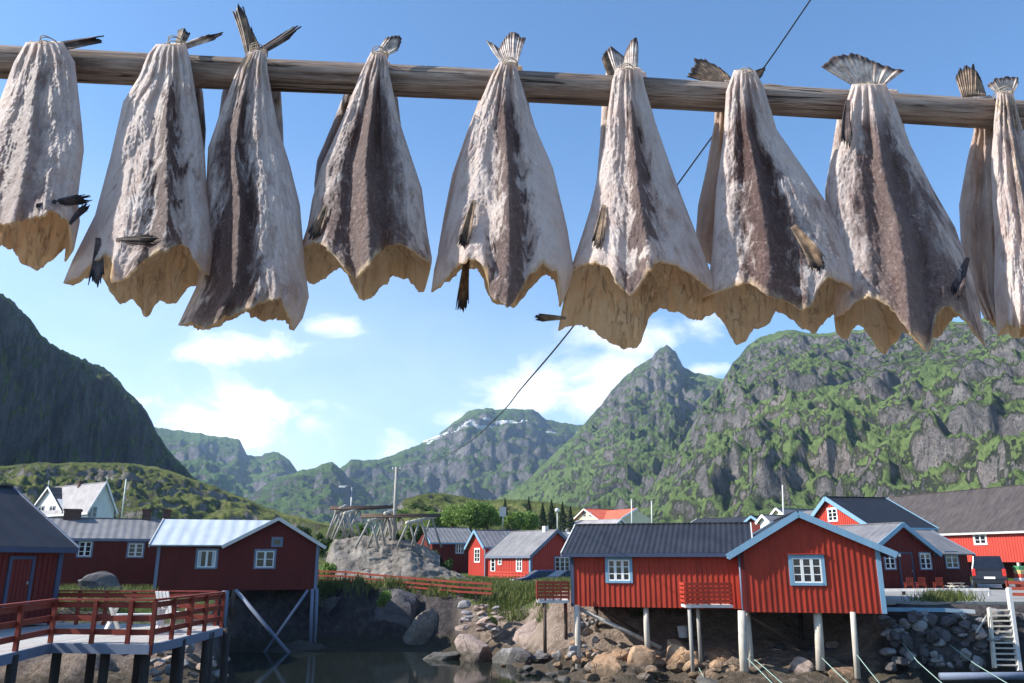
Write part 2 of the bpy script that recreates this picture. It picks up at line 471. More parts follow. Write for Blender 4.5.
# ------------------------------------------------------------------ mountains
def mountain_mat(name, rock, grass, g0, g1, nsc=1.0, snow=None, pink=0.3, top=None):
    m, n, b = material(name)
    v = n.pos(); geo = n.n('ShaderNodeNewGeometry')
    nz = n.sep(geo.outputs['Normal'])[2]
    s = nsc
    a = n.noise(n.vmul(v, (0.008 * s, 0.008 * s, 0.012 * s)), 1.0, 9, 0.62, 0.4)
    c = n.noise(n.vmul(v, (0.05 * s, 0.05 * s, 0.028 * s)), 1.0, 7, 0.68, 0.8)
    f = n.noise(n.vmul(v, (0.25 * s, 0.25 * s, 0.12 * s)), 1.0, 6, 0.7)
    fine = n.noise(n.vmul(v, (0.9 * s, 0.9 * s, 0.45 * s)), 1.0, 5, 0.7)
    dg = n.noise(n.vmul(n.n('ShaderNodeVectorRotate', {'Vector': v, 'Axis': (0.25, 1, 0), 'Angle': 0.6}, rotation_type='AXIS_ANGLE').outputs[0], (0.16 * s, 0.05 * s, 0.022 * s)), 1.0, 6, 0.7, 0.5)
    rk = n.ramp(n.math('ADD', n.math('MULTIPLY', c, 0.34), n.math('ADD', n.math('MULTIPLY', f, 0.22), n.math('ADD', n.math('MULTIPLY', dg, 0.28), n.math('MULTIPLY', fine, 0.16)))), [(0.36, rock[0]), (0.48, rock[1]), (0.60, rock[2])])
    rk = n.mix(n.math('MULTIPLY', n.mapr(a, 0.52, 0.66), pink), rk, (rock[2][0] * 1.25, rock[2][1] * 1.08, rock[2][2] * 1.05))
    gs = n.ramp(n.math('ADD', n.math('MULTIPLY', a, 0.5), n.math('MULTIPLY', f, 0.5)), [(0.34, grass[0]), (0.5, grass[1]), (0.66, grass[2])])
    q = n.math('ADD', nz, n.math('ADD', n.math('MULTIPLY', n.math('SUBTRACT', c, 0.5), 0.7), n.math('ADD', n.math('MULTIPLY', n.math('SUBTRACT', a, 0.5), 0.9), n.math('ADD', n.math('MULTIPLY', n.math('SUBTRACT', dg, 0.5), 0.75), n.math('ADD', n.math('MULTIPLY', n.math('SUBTRACT', f, 0.5), 0.75), n.math('MULTIPLY', n.math('SUBTRACT', fine, 0.5), 0.6))))))
    if top: q = n.math('SUBTRACT', q, n.math('MULTIPLY', n.mapr(n.sep(v)[2], top[0], top[1]), 0.30))
    g = n.mapr(q, g0, g1)
    k = n.mix(g, rk, gs)
    if snow:
        z0, z1, th = snow
        x = n.sep(v)
        sn = n.noise(n.vmul(v, (0.0035, 0.0035, 0.012)), 1.0, 5, 0.6, 0.5)
        zb = n.math('MULTIPLY', n.mapr(x[2], z0, z0 + 50), n.mapr(x[2], z1, z1 - 40))
        k = n.mix(n.math('MULTIPLY', n.mapr(n.math('MULTIPLY', sn, zb), th, th + 0.02), 0.95), k, (0.85, 0.86, 0.88))
    h = n.math('ADD', n.math('MULTIPLY', n.math('ADD', c, dg), 0.7), n.math('ADD', n.math('MULTIPLY', f, 0.4), n.math('MULTIPLY', fine, 0.15)))
    h = n.math('MULTIPLY', h, n.mapr(g, 0.0, 1.0, 1.0, 0.35))
    setp(n, b, k, 0.95, n.bump(h, 1.0, 14.0 / s), 0.08)
    return m

def polar(name, sil, r0, r1, zb, mat, nx=300, ns=200, gully=0.10, crag=0.05, fine=0.02, pexp=1.15, seed=1, jag=1.0, terr=0.0, back=0.5, gk=9.0, prof=None):
    """a mountain body: crest at range r1 along the outline's directions, foot at range r0, far side dropping away behind"""
    px = np.linspace(sil[0][0], sil[-1][0], nx)
    py = np.interp(px, [p[0] for p in sil], [p[1] for p in sil])
    py = py + jag * (1.6 * fbm(px / 17.0, seed * 3.1, 0, 4, seed + 3, 0.6))
    dx = (px - 512) / F; dv = (341.5 - py) / F
    gx, gy, gzv = dx, CT - dv * ST, ST + dv * CT
    hl = np.hypot(gx, gy); ax, ay, el = gx / hl, gy / hl, gzv / hl
    R0 = np.interp(px, *zip(*r0)); R1 = np.interp(px, *zip(*r1))
    H = CZ + R1 * el
    s1 = np.linspace(0, 1, ns) ** 0.9
    s2 = 1 + np.linspace(0, 1, max(10, ns // 8))[1:] * back
    S = np.concatenate([s1, s2])[:, None]
    r = R0 + (R1 - R0) * S
    pf = np.where(S <= 1, np.clip(S, 0, 1) ** pexp, 1 - 1.0 * ((S - 1) / back) ** 1.3)
    if prof is not None: pf = np.where(S <= 1, np.interp(S, *zip(*prof)), pf)
    Hh = np.maximum(H - zb, 1.0)
    X = r * ax; Y = r * ay
    Z = zb + Hh * pf - np.where(S > 1, (S - 1) * 30, 0)
    span = float(np.mean(Hh)); L = float(np.mean(R1 - R0))
    env = np.clip(S / 0.12, 0, 1) * np.clip((1 - S) / 0.22, 0.10, 1) * (S <= 1) + 0.10 * (S > 1)
    arc = np.cumsum(np.concatenate([[0], np.hypot(np.diff(R1 * ax), np.diff(R1 * ay))]))[None, :]
    wx = 0.25 * L * fbm(X / (0.35 * L), Y / (0.35 * L), 4.0, 3, seed + 50) * 0.35
    gn = ridged((arc + wx) * gk / (3.2 * L), S * 1.3 + 0 * arc, seed, 4, seed, 0.55) - 0.9
    cn = ridged(X / (0.12 * L), Y / (0.12 * L), Z / (0.10 * L), 4, seed + 11) - 0.9
    fn = ridged(X / (0.035 * L), Y / (0.035 * L), Z / (0.03 * L), 3, seed + 23) - 0.9
    rel = Hh * np.clip(env, 0, 1)
    dZ = rel * (gully * gn + crag * cn + fine * fn)
    if terr:
        q = Z / (terr * span) + 1.2 * fbm(X / (0.25 * L), Y / (0.25 * L), 2.0, 4, seed + 70)
        dZ = dZ + rel / Hh * terr * span * 0.22 * np.sin(2 * PI * q)
    Z = Z + dZ
    # never above the crest seen from the photograph's side by more than a few crags
    out = 0.6 * (gully * gn + crag * cn) * Hh * np.clip(env, 0, 1)
    X = X - out * ax; Y = Y - out * ay
    lim = CZ + np.hypot(X, Y) * (el - 0.002 + 0.004 * (S > 0.97))
    Z = np.where(S < 0.97, np.minimum(Z, np.maximum(lim, zb + 1)), Z)
    me = np_mesh(name, np.stack([X, Y, Z], -1).reshape(-1, 3), grid_quads(len(S), nx))
    o = link_mesh(name, me, mat)
    tag(o, kind='structure')
    return o

RK = [(0.07, 0.064, 0.066), (0.19, 0.175, 0.172), (0.34, 0.315, 0.30)]
GR = [(0.062, 0.088, 0.032), (0.100, 0.142, 0.050), (0.155, 0.200, 0.076)]
m_right = mountain_mat('green_rocky_mountain', RK, GR, 0.31, 0.70, 1.0, pink=0.45)
m_peak = mountain_mat('peak_mountain', RK, GR, 0.36, 0.70, 0.6, pink=0.3, top=(190, 430))
m_far = mountain_mat('far_mountain', RK, [(0.05, 0.08, 0.025), (0.075, 0.12, 0.03), (0.10, 0.15, 0.04)], 0.55, 0.8, 0.35)
m_snow = mountain_mat('snow_streaked_mountain', RK, [(0.05, 0.08, 0.025), (0.07, 0.11, 0.03), (0.10, 0.14, 0.04)], 0.55, 0.8, 0.35, snow=(250, 440, 0.565))
m_dark = mountain_mat('dark_left_mountain', [(0.035, 0.036, 0.04), (0.085, 0.083, 0.086), (0.20, 0.19, 0.185)],
                      [(0.05, 0.075, 0.02), (0.085, 0.12, 0.028), (0.15, 0.20, 0.055)], 0.18, 0.50, 1.0, pink=0.15)
m_heath = mountain_mat('heath_hill', [(0.12, 0.11, 0.10), (0.26, 0.24, 0.215), (0.42, 0.385, 0.36)],
                       [(0.05, 0.065, 0.018), (0.105, 0.125, 0.036), (0.19, 0.185, 0.075)], 0.62, 0.86, 4.0, pink=0.2)

# right: the broad green and rocky wall
polar('mountain', [(640,500),(662,470),(684,440),(702,405),(716,389),(724,380),(732,365),(745,349),(761,337),(774,333),(790,331),(806,333),(829,334),(850,331),(875,329),(920,325),(980,320),(1024,316),(1120,306),(1240,310)],
      [(640,330),(724,330),(1024,240),(1240,210)], [(640,760),(700,1000),(724,1080),(1024,760),(1240,640)], 3.5, m_right, 520, 330, 0.040, 0.050, 0.026, 1.0, 3, 1.1, terr=0.07, gk=7)
# the pointed peak
polar('mountain', [(470,520),(500,497),(530,478),(556,452),(584,425),(600,407),(612,391),(627,376),(640,367),(652,359),(655,353),(661,349),(667,346),(671,349),(676,353),(683,367),(695,373),(710,376),(724,381),(760,400),(800,430)],
      [(470,620),(800,520)], [(470,900),(584,1500),(667,1750),(800,1350)], 3.5, m_peak, 360, 230, 0.045, 0.045, 0.025, 1.2, 8, 1.2, terr=0.05, gk=6)
# the snow streaked ridge
polar('mountain', [(300,505),(330,480),(341,468),(351,461),(371,461),(399,454),(427,440),(440,434),(455,421),(474,410),(486,408),(498,410),(517,408),(532,410),(546,419),(554,422),(569,425),(584,424),(640,420),(700,430)],
      [(300,1300),(700,1400)], [(300,1900),(440,2500),(700,2700)], 3.5, m_snow, 260, 150, 0.05, 0.05, 0.03, 1.05, 15, 1.4, terr=0.1, gk=9)
# low green shoulder in the valley
polar('mountain', [(225,520),(250,498),(275,478),(299,471),(315,467),(332,461),(341,470),(352,484),(370,497),(400,512),(430,520)],
      [(225,1100),(430,1100)], [(225,1700),(332,1850),(430,1500)], 3.5, m_far, 140, 110, 0.06, 0.05, 0.03, 1.1, 22, 1.3, gk=9)
# far peaks on the left of the valley
polar('mountain', [(120,425),(150,426),(172,430),(195,434),(216,436),(239,440),(247,455),(262,457),(265,454),(279,452),(288,460),(299,472),(312,486),(330,505),(345,520)],
      [(120,1500),(345,1600)], [(120,2900),(239,2600),(345,2200)], 3.5, m_far, 180, 130, 0.06, 0.05, 0.03, 1.1, 31, 1.7, gk=10)
# left: the big dark shoulder
polar('mountain', [(-190,190),(-100,238),(-40,272),(0,294),(15,305),(28,318),(36,330),(48,342),(60,350),(75,357),(90,363),(105,370),(118,380),(128,393),(140,403),(150,420),(158,435),(168,450),(180,462),(190,472),(203,486),(215,500)],
      [(-190,260),(0,330),(215,640)], [(-190,430),(0,560),(120,860),(215,1150)], 3.5, m_dark, 300, 230, 0.085, 0.085, 0.04, 0.9, 41, 1.2, terr=0.12, gk=9,
      prof=[(0, 0), (0.10, 0.05), (0.24, 0.42), (0.36, 0.58), (0.66, 0.70), (0.82, 0.86), (1, 1)])
# heath knolls near the village
polar('hill', [(-160,462),(-60,464),(0,466),(40,463),(90,463),(140,464),(165,470),(190,478),(215,486),(245,499),(280,513),(320,522),(360,530),(400,540)],
      [(-160,95),(0,100),(215,130),(400,120)], [(-160,240),(140,260),(215,240),(400,170)], 3.0, m_heath, 320, 150, 0.05, 0.05, 0.03, 0.85, 52, 0.9, terr=0.18, gk=16)
polar('hill', [(345,562),(372,540),(392,512),(405,499),(420,494),(440,493),(458,496),(480,500),(520,500),(560,504),(600,512),(650,522),(720,534),(780,545)],
      [(345,90),(780,110)], [(345,150),(440,175),(780,190)], 3.0, m_heath, 220, 100, 0.05, 0.05, 0.03, 0.85, 61, 0.7, terr=0.2, gk=16)

# ------------------------------------------------------------------ sky, sun, camera, haze
SUN = Vector((-1.33, -0.13, 1.0)).normalized()
def sky():
    w = bpy.data.worlds.new('World'); SC.world = w; w.use_nodes = True
    n = NT(w.node_tree)
    bg = w.node_tree.nodes['Background']
    sk = n.n('ShaderNodeTexSky', sky_type='NISHITA', sun_disc=False)
    sk.sun_elevation = math.asin(SUN.z)
    sk.sun_rotation = math.atan2(SUN.x, SUN.y)
    sk.air_density = 1.0; sk.dust_density = 0.6; sk.ozone_density = 1.6; sk.altitude = 0
    d = n.n('ShaderNodeVectorMath', {0: n.n('ShaderNodeTexCoord').outputs['Generated']}, operation='NORMALIZE').outputs[0]
    x = n.sep(d)
    az = n.math('ARCTAN2', x[0], x[1]); el = n.math('ARCSINE', x[2])
    blobs = [(232,347,52,15,.9),(325,322,30,10,.7),(180,392,30,10,.6),(240,418,80,30,1.0),(330,440,70,26,.55),(530,388,62,22,1.0),(470,412,50,16,.7),(600,392,55,30,1.0),(650,338,60,16,.7),(712,371,26,8,.9),
             (-120,380,160,40,.9),(1300,330,200,60,.7)]
    acc = None
    for px, py, rx, ry, s in blobs:
        r = ray(px, py); r = r / np.linalg.norm(r)
        a0, e0 = math.atan2(r[0], r[1]), math.asin(r[2])
        ra, re = rx / F * 1.2, ry / F * 1.2
        u = n.math('DIVIDE', n.math('SUBTRACT', az, a0), ra); v = n.math('DIVIDE', n.math('SUBTRACT', el, e0), re)
        q = n.math('ADD', n.math('MULTIPLY', u, u), n.math('MULTIPLY', v, v))
        g = n.math('MULTIPLY', n.math('EXPONENT', n.math('MULTIPLY', q, -0.7)), s)
        acc = g if acc is None else n.math('MAXIMUM', acc, g)
    nz = n.noise(n.vmul(d, (1, 1, 1.7)), 9.0, 9, 0.58, 0.5)
    nz2 = n.noise(n.vmul(d, (1, 1, 2.2)), 3.0, 5, 0.5)
    c = n.math('ADD', n.math('MULTIPLY', acc, 0.78), n.math('MULTIPLY', n.math('SUBTRACT', nz, 0.5), 1.9))
    m = n.math('MULTIPLY', n.math('MULTIPLY', n.mapr(c, 0.05, 1.0), n.mapr(acc, 0.02, 0.25)), 0.93)
    # thin veil low over the left of the valley, where the photograph's sky is milky
    veil = n.math('MULTIPLY', n.mapr(el, 0.55, 0.04), n.mapr(az, 0.55, -0.45, 0.12, 1.0))
    m = n.math('MAXIMUM', m, n.math('MULTIPLY', veil, n.math('ADD', 0.16, n.math('MULTIPLY', nz2, 0.46))))
    shade = n.ramp(n.math('ADD', n.math('MULTIPLY', nz, 0.7), n.math('MULTIPLY', acc, 0.3)), [(0.3, (6.6, 6.9, 7.4)), (0.65, (9.2, 9.0, 8.8))])
    tint = n.n('ShaderNodeVectorMath', {0: sk.outputs[0], 1: (0.68, 0.93, 1.12)}, operation='MULTIPLY').outputs[0]
    n.t.links.new(n.mix(m, tint, shade), bg.inputs[0])
    bg.inputs[1].default_value = 0.125
sky()

sl = bpy.data.lights.new('sun', 'SUN'); sl.energy = 5.0; sl.angle = R(0.53); sl.color = (1.0, 0.95, 0.87)
so = bpy.data.objects.new('sun', sl); COL.objects.link(so)
so.rotation_euler = SUN.to_track_quat('Z', 'Y').to_euler(); so.location = (-30, -10, 40)

cam = bpy.data.cameras.new('camera'); co = bpy.data.objects.new('camera', cam); COL.objects.link(co)
co.location = (0, 0, CZ); co.rotation_euler = (PI / 2 + TILT, 0, 0)
cam.lens = 28; cam.sensor_width = 36; cam.clip_start = 0.05; cam.clip_end = 20000
SC.camera = co
SC.view_settings.view_transform = 'Standard'; SC.view_settings.look = 'None'
SC.view_settings.exposure = 0.80; SC.view_settings.gamma = 1.0

def haze():
    m = bpy.data.materials.new('haze_air'); m.use_nodes = True
    t = m.node_tree; t.nodes.clear()
    out = t.nodes.new('ShaderNodeOutputMaterial'); v = t.nodes.new('ShaderNodeVolumePrincipled')
    v.inputs['Color'].default_value = (0.50, 0.72, 1.0, 1); v.inputs['Density'].default_value = 0.00012
    v.inputs['Anisotropy'].default_value = 0.2
    t.links.new(v.outputs[0], out.inputs['Volume'])
    o = MB().box((-3200, -60, -4.0), (3200, 3600, 560)).build('haze', m)
    tag(o, kind='stuff')
if True: haze()
SC.cycles.volume_bounces = 0
SC.cycles.max_bounces = 8
SC.cycles.diffuse_bounces = 5
SC.cycles.use_denoising = True
# ================================================================== THE DRYING POLE AND THE COD
def pole_Y(px):          # the pole is level; its left end is nearer
    return float(np.interp(px, [0, 985], [1.75, 1.988])) if 0 <= px <= 985 else 1.75 + (px) * (0.238 / 985)
PH = 1.75 * math.tan(math.atan((341.5 - 61) / F) + TILT)     # height above the lens
def pole_pt(px, py):
    """world point on the pole axis for a picture column"""
    a, b = P(0, 61, 1.75), P(985, 112, 1.988)
    t = px / 985.0
    # perspective-correct: intersect the column's ray plane with the line a-b
    lo, hi = -3.0, 4.0
    for _ in range(50):
        mid = (lo + hi) / 2; p = a + (b - a) * mid
        zc = p.y * CT + (p.z - CZ) * ST
        if 512 + F * p.x / zc < px: lo = mid
        else: hi = mid
    return a + (b - a) * lo

def build_pole():
    m, n, b = material('driftwood_pole')
    v = n.obj()
    g = n.noise(n.vmul(v, (4.0, 60, 60)), 1.0, 8, 0.72, 0.5)
    g2 = n.noise(n.vmul(v, (3.0, 90, 90)), 1.0, 5, 0.7)
    c = n.noise(v, 5, 4)
    k = n.ramp(n.math('ADD', n.math('MULTIPLY', g, 0.6), n.math('ADD', n.math('MULTIPLY', c, 0.2), n.math('MULTIPLY', g2, 0.2))),
               [(0.35, (0.055, 0.038, 0.031)), (0.45, (0.19, 0.140, 0.113)), (0.54, (0.34, 0.268, 0.225)), (0.65, (0.53, 0.455, 0.40))])
    crack = n.mapr(n.noise(n.vmul(v, (2.6, 110, 110)), 1.0, 3, 0.6, 0.4), 0.40, 0.35)
    k = n.mix(n.math('MULTIPLY', crack, 0.85), k, (0.03, 0.022, 0.02))
    h = n.math('SUBTRACT', n.math('ADD', g, n.math('MULTIPLY', g2, 0.6)), crack)
    setp(n, b, k, 0.85, n.bump(h, 1.0, 0.010), 0.2)
    root = empty('drying_rack', (pole_pt(500, 90).x, pole_pt(500, 90).y, 2.8))
    tag(root, 'long weathered grey brown pole of a drying rack that all the large cod hang from', 'drying rack')
    a, b_ = pole_pt(-620, 0), pole_pt(1700, 0)
    d = (b_ - a); L = d.length; ang = math.atan2(d.y, d.x)
    ns, nk = 300, 40
    t = np.linspace(0, 1, ns)[:, None]; th = np.linspace(0, 2 * PI, nk, endpoint=False)[None, :]
    rad = 0.0405 + 0.002 * fbm(t * 9, np.cos(th) * 0.7, np.sin(th) * 0.7, 3, 4) + 0.0016 * fbm(t * 3, np.cos(th) * 4, np.sin(th) * 4, 3, 8)
    for kn in range(9):   # knots
        kt, kh = random.random(), random.random() * 2 * PI
        rad = rad + 0.004 * np.exp(-(((t - kt) * L / 0.02) ** 2 + ((np.angle(np.exp(1j * (th - kh)))) / 0.4) ** 2))
    wobx = 0.004 * np.sin(t * 11)
    V = np.stack([(t - 0.5) * L + 0 * th, wobx + rad * np.cos(th), 0.003 * np.sin(t * 17) + rad * np.sin(th)], -1).reshape(-1, 3)
    o = link_mesh('pole', np_mesh('pole', V, grid_quads(ns, nk, True)), m, root)
    mid = (a + b_) / 2
    o.location = mid - root.location; o.rotation_euler = (0, 0, ang)
    for px in (-560, 1640):       # trestles that carry the pole, beyond both edges of the picture
        p = pole_pt(px, 0) - root.location
        q = Vector((d.x, d.y, 0)).normalized(); nn = Vector((-q.y, q.x, 0))
        for sgn in (1, -1):
            MB().tube([p + nn * sgn * -0.09 + Vector((0, 0, 0.12)), Vector((p.x, p.y, 0)) + nn * sgn * 0.75], [0.035, 0.045], 10).build('leg', MAT['grey_wood'], root)
build_pole()

# ------------------------------------------------------------------ cod skin
def attr(n, name):
    return n.n('ShaderNodeAttribute', attribute_type='OBJECT', attribute_name=name).outputs['Fac']

def skin_mat():
    m, n, b = material('dried_cod_skin')
    uv = n.n('ShaderNodeUVMap').outputs['UV']; su = n.sep(uv)
    o = n.obj()
    rnd = n.n('ShaderNodeObjectInfo').outputs['Random']
    off = n.n('ShaderNodeCombineXYZ', {0: n.math('MULTIPLY', rnd, 37.0), 1: n.math('MULTIPLY', rnd, 11.0), 2: 0.0}).outputs[0]
    ov = n.n('ShaderNodeVectorMath', {0: o, 1: off}, operation='ADD').outputs[0]
    streak = n.noise(n.vmul(ov, (60, 60, 7)), 1.0, 7, 0.65, 0.5)      # running down the fish
    blot = n.noise(n.vmul(ov, (9, 9, 6)), 1.0, 6, 0.62, 0.6)
    fine = n.noise(ov, 130, 5, 0.7)
    wr = n.noise(n.vmul(ov, (75, 75, 95)), 1.0, 5, 0.65, 1.4)
    f = n.math('ADD', n.math('MULTIPLY', blot, 0.5), n.math('ADD', n.math('MULTIPLY', streak, 0.3), n.math('MULTIPLY', fine, 0.2)))
    k = n.ramp(f, [(0.28, (0.40, 0.29, 0.28)), (0.41, (0.63, 0.51, 0.48)), (0.52, (0.82, 0.72, 0.68)), (0.66, (0.93, 0.87, 0.83))])
    # purple brown speckled patches
    pm = n.mapr(n.math('ADD', n.math('MULTIPLY', blot, 0.6), n.math('MULTIPLY', streak, 0.4)), 0.46, 0.36)
    k = n.mix(n.math('MULTIPLY', pm, n.math('MULTIPLY', attr(n, 'dark'), 0.6)), k, (0.20, 0.115, 0.105))
    # the dark back: a band down the middle with torn edges
    dist = n.math('ABSOLUTE', n.math('SUBTRACT', su[0], attr(n, 'mid')))
    e = n.math('ADD', dist, n.math('ADD', n.math('MULTIPLY', n.math('SUBTRACT', blot, 0.5), 0.55), n.math('MULTIPLY', n.math('SUBTRACT', streak, 0.5), 0.50)))
    bw = n.math('MULTIPLY', attr(n, 'band'), n.mapr(su[1], 0.0, 0.6, 0.55, 1.05))
    band = n.mapr(e, n.math('MULTIPLY', bw, 1.05), n.math('MULTIPLY', bw, 0.45))
    vfade = n.mapr(su[1], 0.02, 0.22)
    band = n.math('MULTIPLY', band, n.math('MULTIPLY', vfade, attr(n, 'band_amt')))
    dk = n.ramp(n.math('ADD', n.math('MULTIPLY', fine, 0.35), n.math('ADD', n.math('MULTIPLY', wr, 0.35), n.math('MULTIPLY', streak, 0.3))), [(0.36, (0.022, 0.011, 0.012)), (0.5, (0.068, 0.036, 0.035)), (0.64, (0.24, 0.15, 0.135))])
    k = n.mix(band, k, dk)
    # narrow lines beside the back
    ln = n.mapr(n.math('ABSOLUTE', n.math('SUBTRACT', e, n.math('MULTIPLY', bw, 1.05))), 0.022, 0.0)
    k = n.mix(n.math('MULTIPLY', ln, n.math('MULTIPLY', vfade, 0.5)), k, (0.10, 0.07, 0.07))
    # pale chalky crust
    ch = n.mapr(n.math('ADD', n.math('MULTIPLY', wr, 0.5), n.math('MULTIPLY', fine, 0.5)), 0.55, 0.66)
    k = n.mix(n.math('MULTIPLY', ch, 0.28), k, (0.88, 0.79, 0.73))
    # cut edge
    hem = n.mapr(n.math('ADD', su[1], n.math('MULTIPLY', n.math('SUBTRACT', wr, 0.5), 0.05)), 0.965, 0.995)
    k = n.mix(n.math('MULTIPLY', hem, n.mapr(blot, 0.4, 0.6, 0.1, 0.8)), k, (0.60, 0.45, 0.30))
    k = n.mix(attr(n, 'tan'), k, n.mix(0.55, k, (0.40, 0.21, 0.10)))
    # herringbone of the muscle segments under the dried skin
    hb = n.math('SINE', n.math('ADD', n.math('MULTIPLY', su[1], 170.0), n.math('ADD', n.math('MULTIPLY', dist, -95.0), n.math('MULTIPLY', blot, 22.0))))
    hb = n.math('MULTIPLY', hb, n.mapr(wr, 0.42, 0.62))
    h = n.math('ADD', n.math('MULTIPLY', streak, 1.1), n.math('ADD', n.math('MULTIPLY', wr, 0.9), n.math('ADD', n.math('MULTIPLY', fine, 0.6), n.math('MULTIPLY', hb, 0.05))))
    setp(n, b, k, 0.48, n.bump(h, 1.0, 0.0065), 0.25)
    tr = n.n('ShaderNodeBsdfTranslucent', {'Color': (1.0, 0.84, 0.70, 1)})
    mx = n.n('ShaderNodeMixShader', {0: n.math('MULTIPLY', n.math('SUBTRACT', 1.0, n.math('MULTIPLY', band, 0.7)), 0.36), 1: b.outputs[0], 2: tr.outputs[0]})
    out = [x for x in n.t.nodes if x.type == 'OUTPUT_MATERIAL'][0]
    n.t.links.new(mx.outputs[0], out.inputs['Surface'])
    return m

def flesh_mat():
    m, n, b = material('dried_cod_flesh')
    o = n.obj()
    a = n.noise(n.vmul(o, (14, 14, 9)), 1.0, 6, 0.65, 0.8); f = n.noise(o, 90, 5, 0.7)
    fib = n.noise(n.vmul(o, (70, 70, 10)), 1.0, 4, 0.6, 1.0)
    k = n.ramp(n.math('ADD', n.math('MULTIPLY', a, 0.5), n.math('ADD', n.math('MULTIPLY', f, 0.2), n.math('MULTIPLY', fib, 0.3))),
               [(0.34, (0.66, 0.37, 0.19)), (0.42, (0.94, 0.68, 0.42)), (0.51, (0.98, 0.81, 0.58)), (0.62, (0.98, 0.92, 0.78))])
    su = n.sep(n.n('ShaderNodeUVMap').outputs['UV'])
    big = n.noise(n.vmul(o, (7, 7, 5)), 1.0, 5, 0.6, 1.0)
    k = n.mix(n.math('MULTIPLY', n.mapr(big, 0.50, 0.36), 0.5), k, (0.66, 0.40, 0.21))
    crs = n.mapr(n.math('ABSOLUTE', n.math('SUBTRACT', n.noise(n.vmul(o, (22, 22, 6)), 1.0, 3, 0.5, 1.2), 0.5)), 0.018, 0.0)
    k = n.mix(n.math('MULTIPLY', crs, 0.45), k, (0.36, 0.19, 0.09))
    edge = n.mapr(n.math('ADD', su[1], n.math('MULTIPLY', n.math('SUBTRACT', big, 0.5), 0.25)), 0.86, 1.0)
    k = n.mix(n.math('MULTIPLY', edge, 0.45), k, (0.96, 0.76, 0.50))
    setp(n, b, k, 0.5, n.bump(n.math('ADD', n.math('SUBTRACT', a, crs), n.math('ADD', fib, n.math('MULTIPLY', f, 0.6))), 1.0, 0.014), 0.4)
    tr = n.n('ShaderNodeBsdfTranslucent', {'Color': (1.0, 0.80, 0.54, 1)})
    mx = n.n('ShaderNodeMixShader', {0: n.mapr(edge, 0.0, 1.0, 0.42, 0.70), 1: b.outputs[0], 2: tr.outputs[0]})
    out = [x for x in n.t.nodes if x.type == 'OUTPUT_MATERIAL'][0]
    n.t.links.new(mx.outputs[0], out.inputs['Surface'])
    return m

def fin_mat(name, cols):
    m, n, b = material(name)
    uv = n.n('ShaderNodeUVMap').outputs['UV']; su = n.sep(uv); o = n.obj()
    ray_ = n.math('SINE', n.math('MULTIPLY', su[0], 95.0))
    a = n.noise(o, 45, 5, 0.65)
    f = n.math('ADD', n.math('MULTIPLY', a, 0.85), n.math('MULTIPLY', n.math('MULTIPLY', ray_, su[1]), 0.05))
    f = n.math('ADD', f, n.math('MULTIPLY', n.mapr(su[1], 0.72, 1.0), -0.36))
    k = n.ramp(f, [(0.12, cols[0]), (0.34, cols[1]), (0.5, cols[2]), (0.66, cols[3])])
    setp(n, b, k, 0.6, n.bump(n.math('ADD', a, n.math('MULTIPLY', ray_, 0.4)), 0.7, 0.004), 0.3)
    return m

SKIN, FLESH = skin_mat(), flesh_mat()
FIN_PALE = fin_mat('pale_tail_fin', [(0.07, 0.045, 0.04), (0.36, 0.28, 0.24), (0.66, 0.56, 0.49), (0.82, 0.75, 0.68)])
FIN_BROWN = fin_mat('brown_tail_fin', [(0.03, 0.022, 0.02), (0.14, 0.09, 0.06), (0.33, 0.22, 0.14), (0.55, 0.42, 0.30)])
FIN_DARK = fin_mat('dark_fin', [(0.022, 0.016, 0.017), (0.06, 0.043, 0.043), (0.12, 0.085, 0.08), (0.30, 0.24, 0.21)])
MAT['twine'] = plain('twine', (0.40, 0.34, 0.27), 0.9, 0, 0.1, 0.3, 60)

def sheet(name, V, nr, nc, uvs, mat, parent, thick):
    me = np_mesh(name, V, grid_quads(nr, nc))
    uvl = me.uv_layers.new(name='UVMap')
    li = np.zeros(len(me.loops), np.int32); me.loops.foreach_get('vertex_index', li)
    uvl.data.foreach_set('uv', np.asarray(uvs, np.float32)[li].ravel())
    o = link_mesh(name, me, mat, parent)
    md = o.modifiers.new('thickness', 'SOLIDIFY'); md.thickness = thick; md.offset = 0
    return o

def fan(parent, org, base, tip, Yb, Yt, mat, seed, name='tail_fin', nr=16, nc=40, ray_amp=0.0014, ragged=0.08, bend=0.0, thick=0.003):
    """a fin: rays from a short base (two pixel points) out to a tip line (pixel points)"""
    u = np.linspace(0, 1, nc)
    tp = np.array(tip, float)
    tl = np.concatenate([[0], np.cumsum(np.hypot(*np.diff(tp, axis=0).T))]); tl /= tl[-1]
    tx, ty = np.interp(u, tl, tp[:, 0]), np.interp(u, tl, tp[:, 1])
    bx, by = base[0][0] + (base[1][0] - base[0][0]) * u, base[0][1] + (base[1][1] - base[0][1]) * u
    rg = 1 + ragged * (fbm(u * 14, seed * 1.7, 0, 3, seed) - 0.2)
    V, U = [], []
    for j in range(nr):
        v = j / (nr - 1)
        for i in range(nc):
            w = v * (1 + (rg[i] - 1) * v)
            px = bx[i] + (tx[i] - bx[i]) * w; py = by[i] + (ty[i] - by[i]) * w
            Y = Yb + (Yt - Yb) * w + ray_amp * v * math.sin(u[i] * 42 + seed) + 0.005 * v * math.sin(u[i] * 7 + seed * 2) + bend * v * v * (u[i] - 0.5)
            bow = math.sin(PI * v) * 1.2 * math.sin(seed * 1.3); px += bow
            V.append(P(px, py, Y) - org); U.append((u[i], v))
    return sheet(name, np.array(V), nr, nc, U, mat, parent, thick)

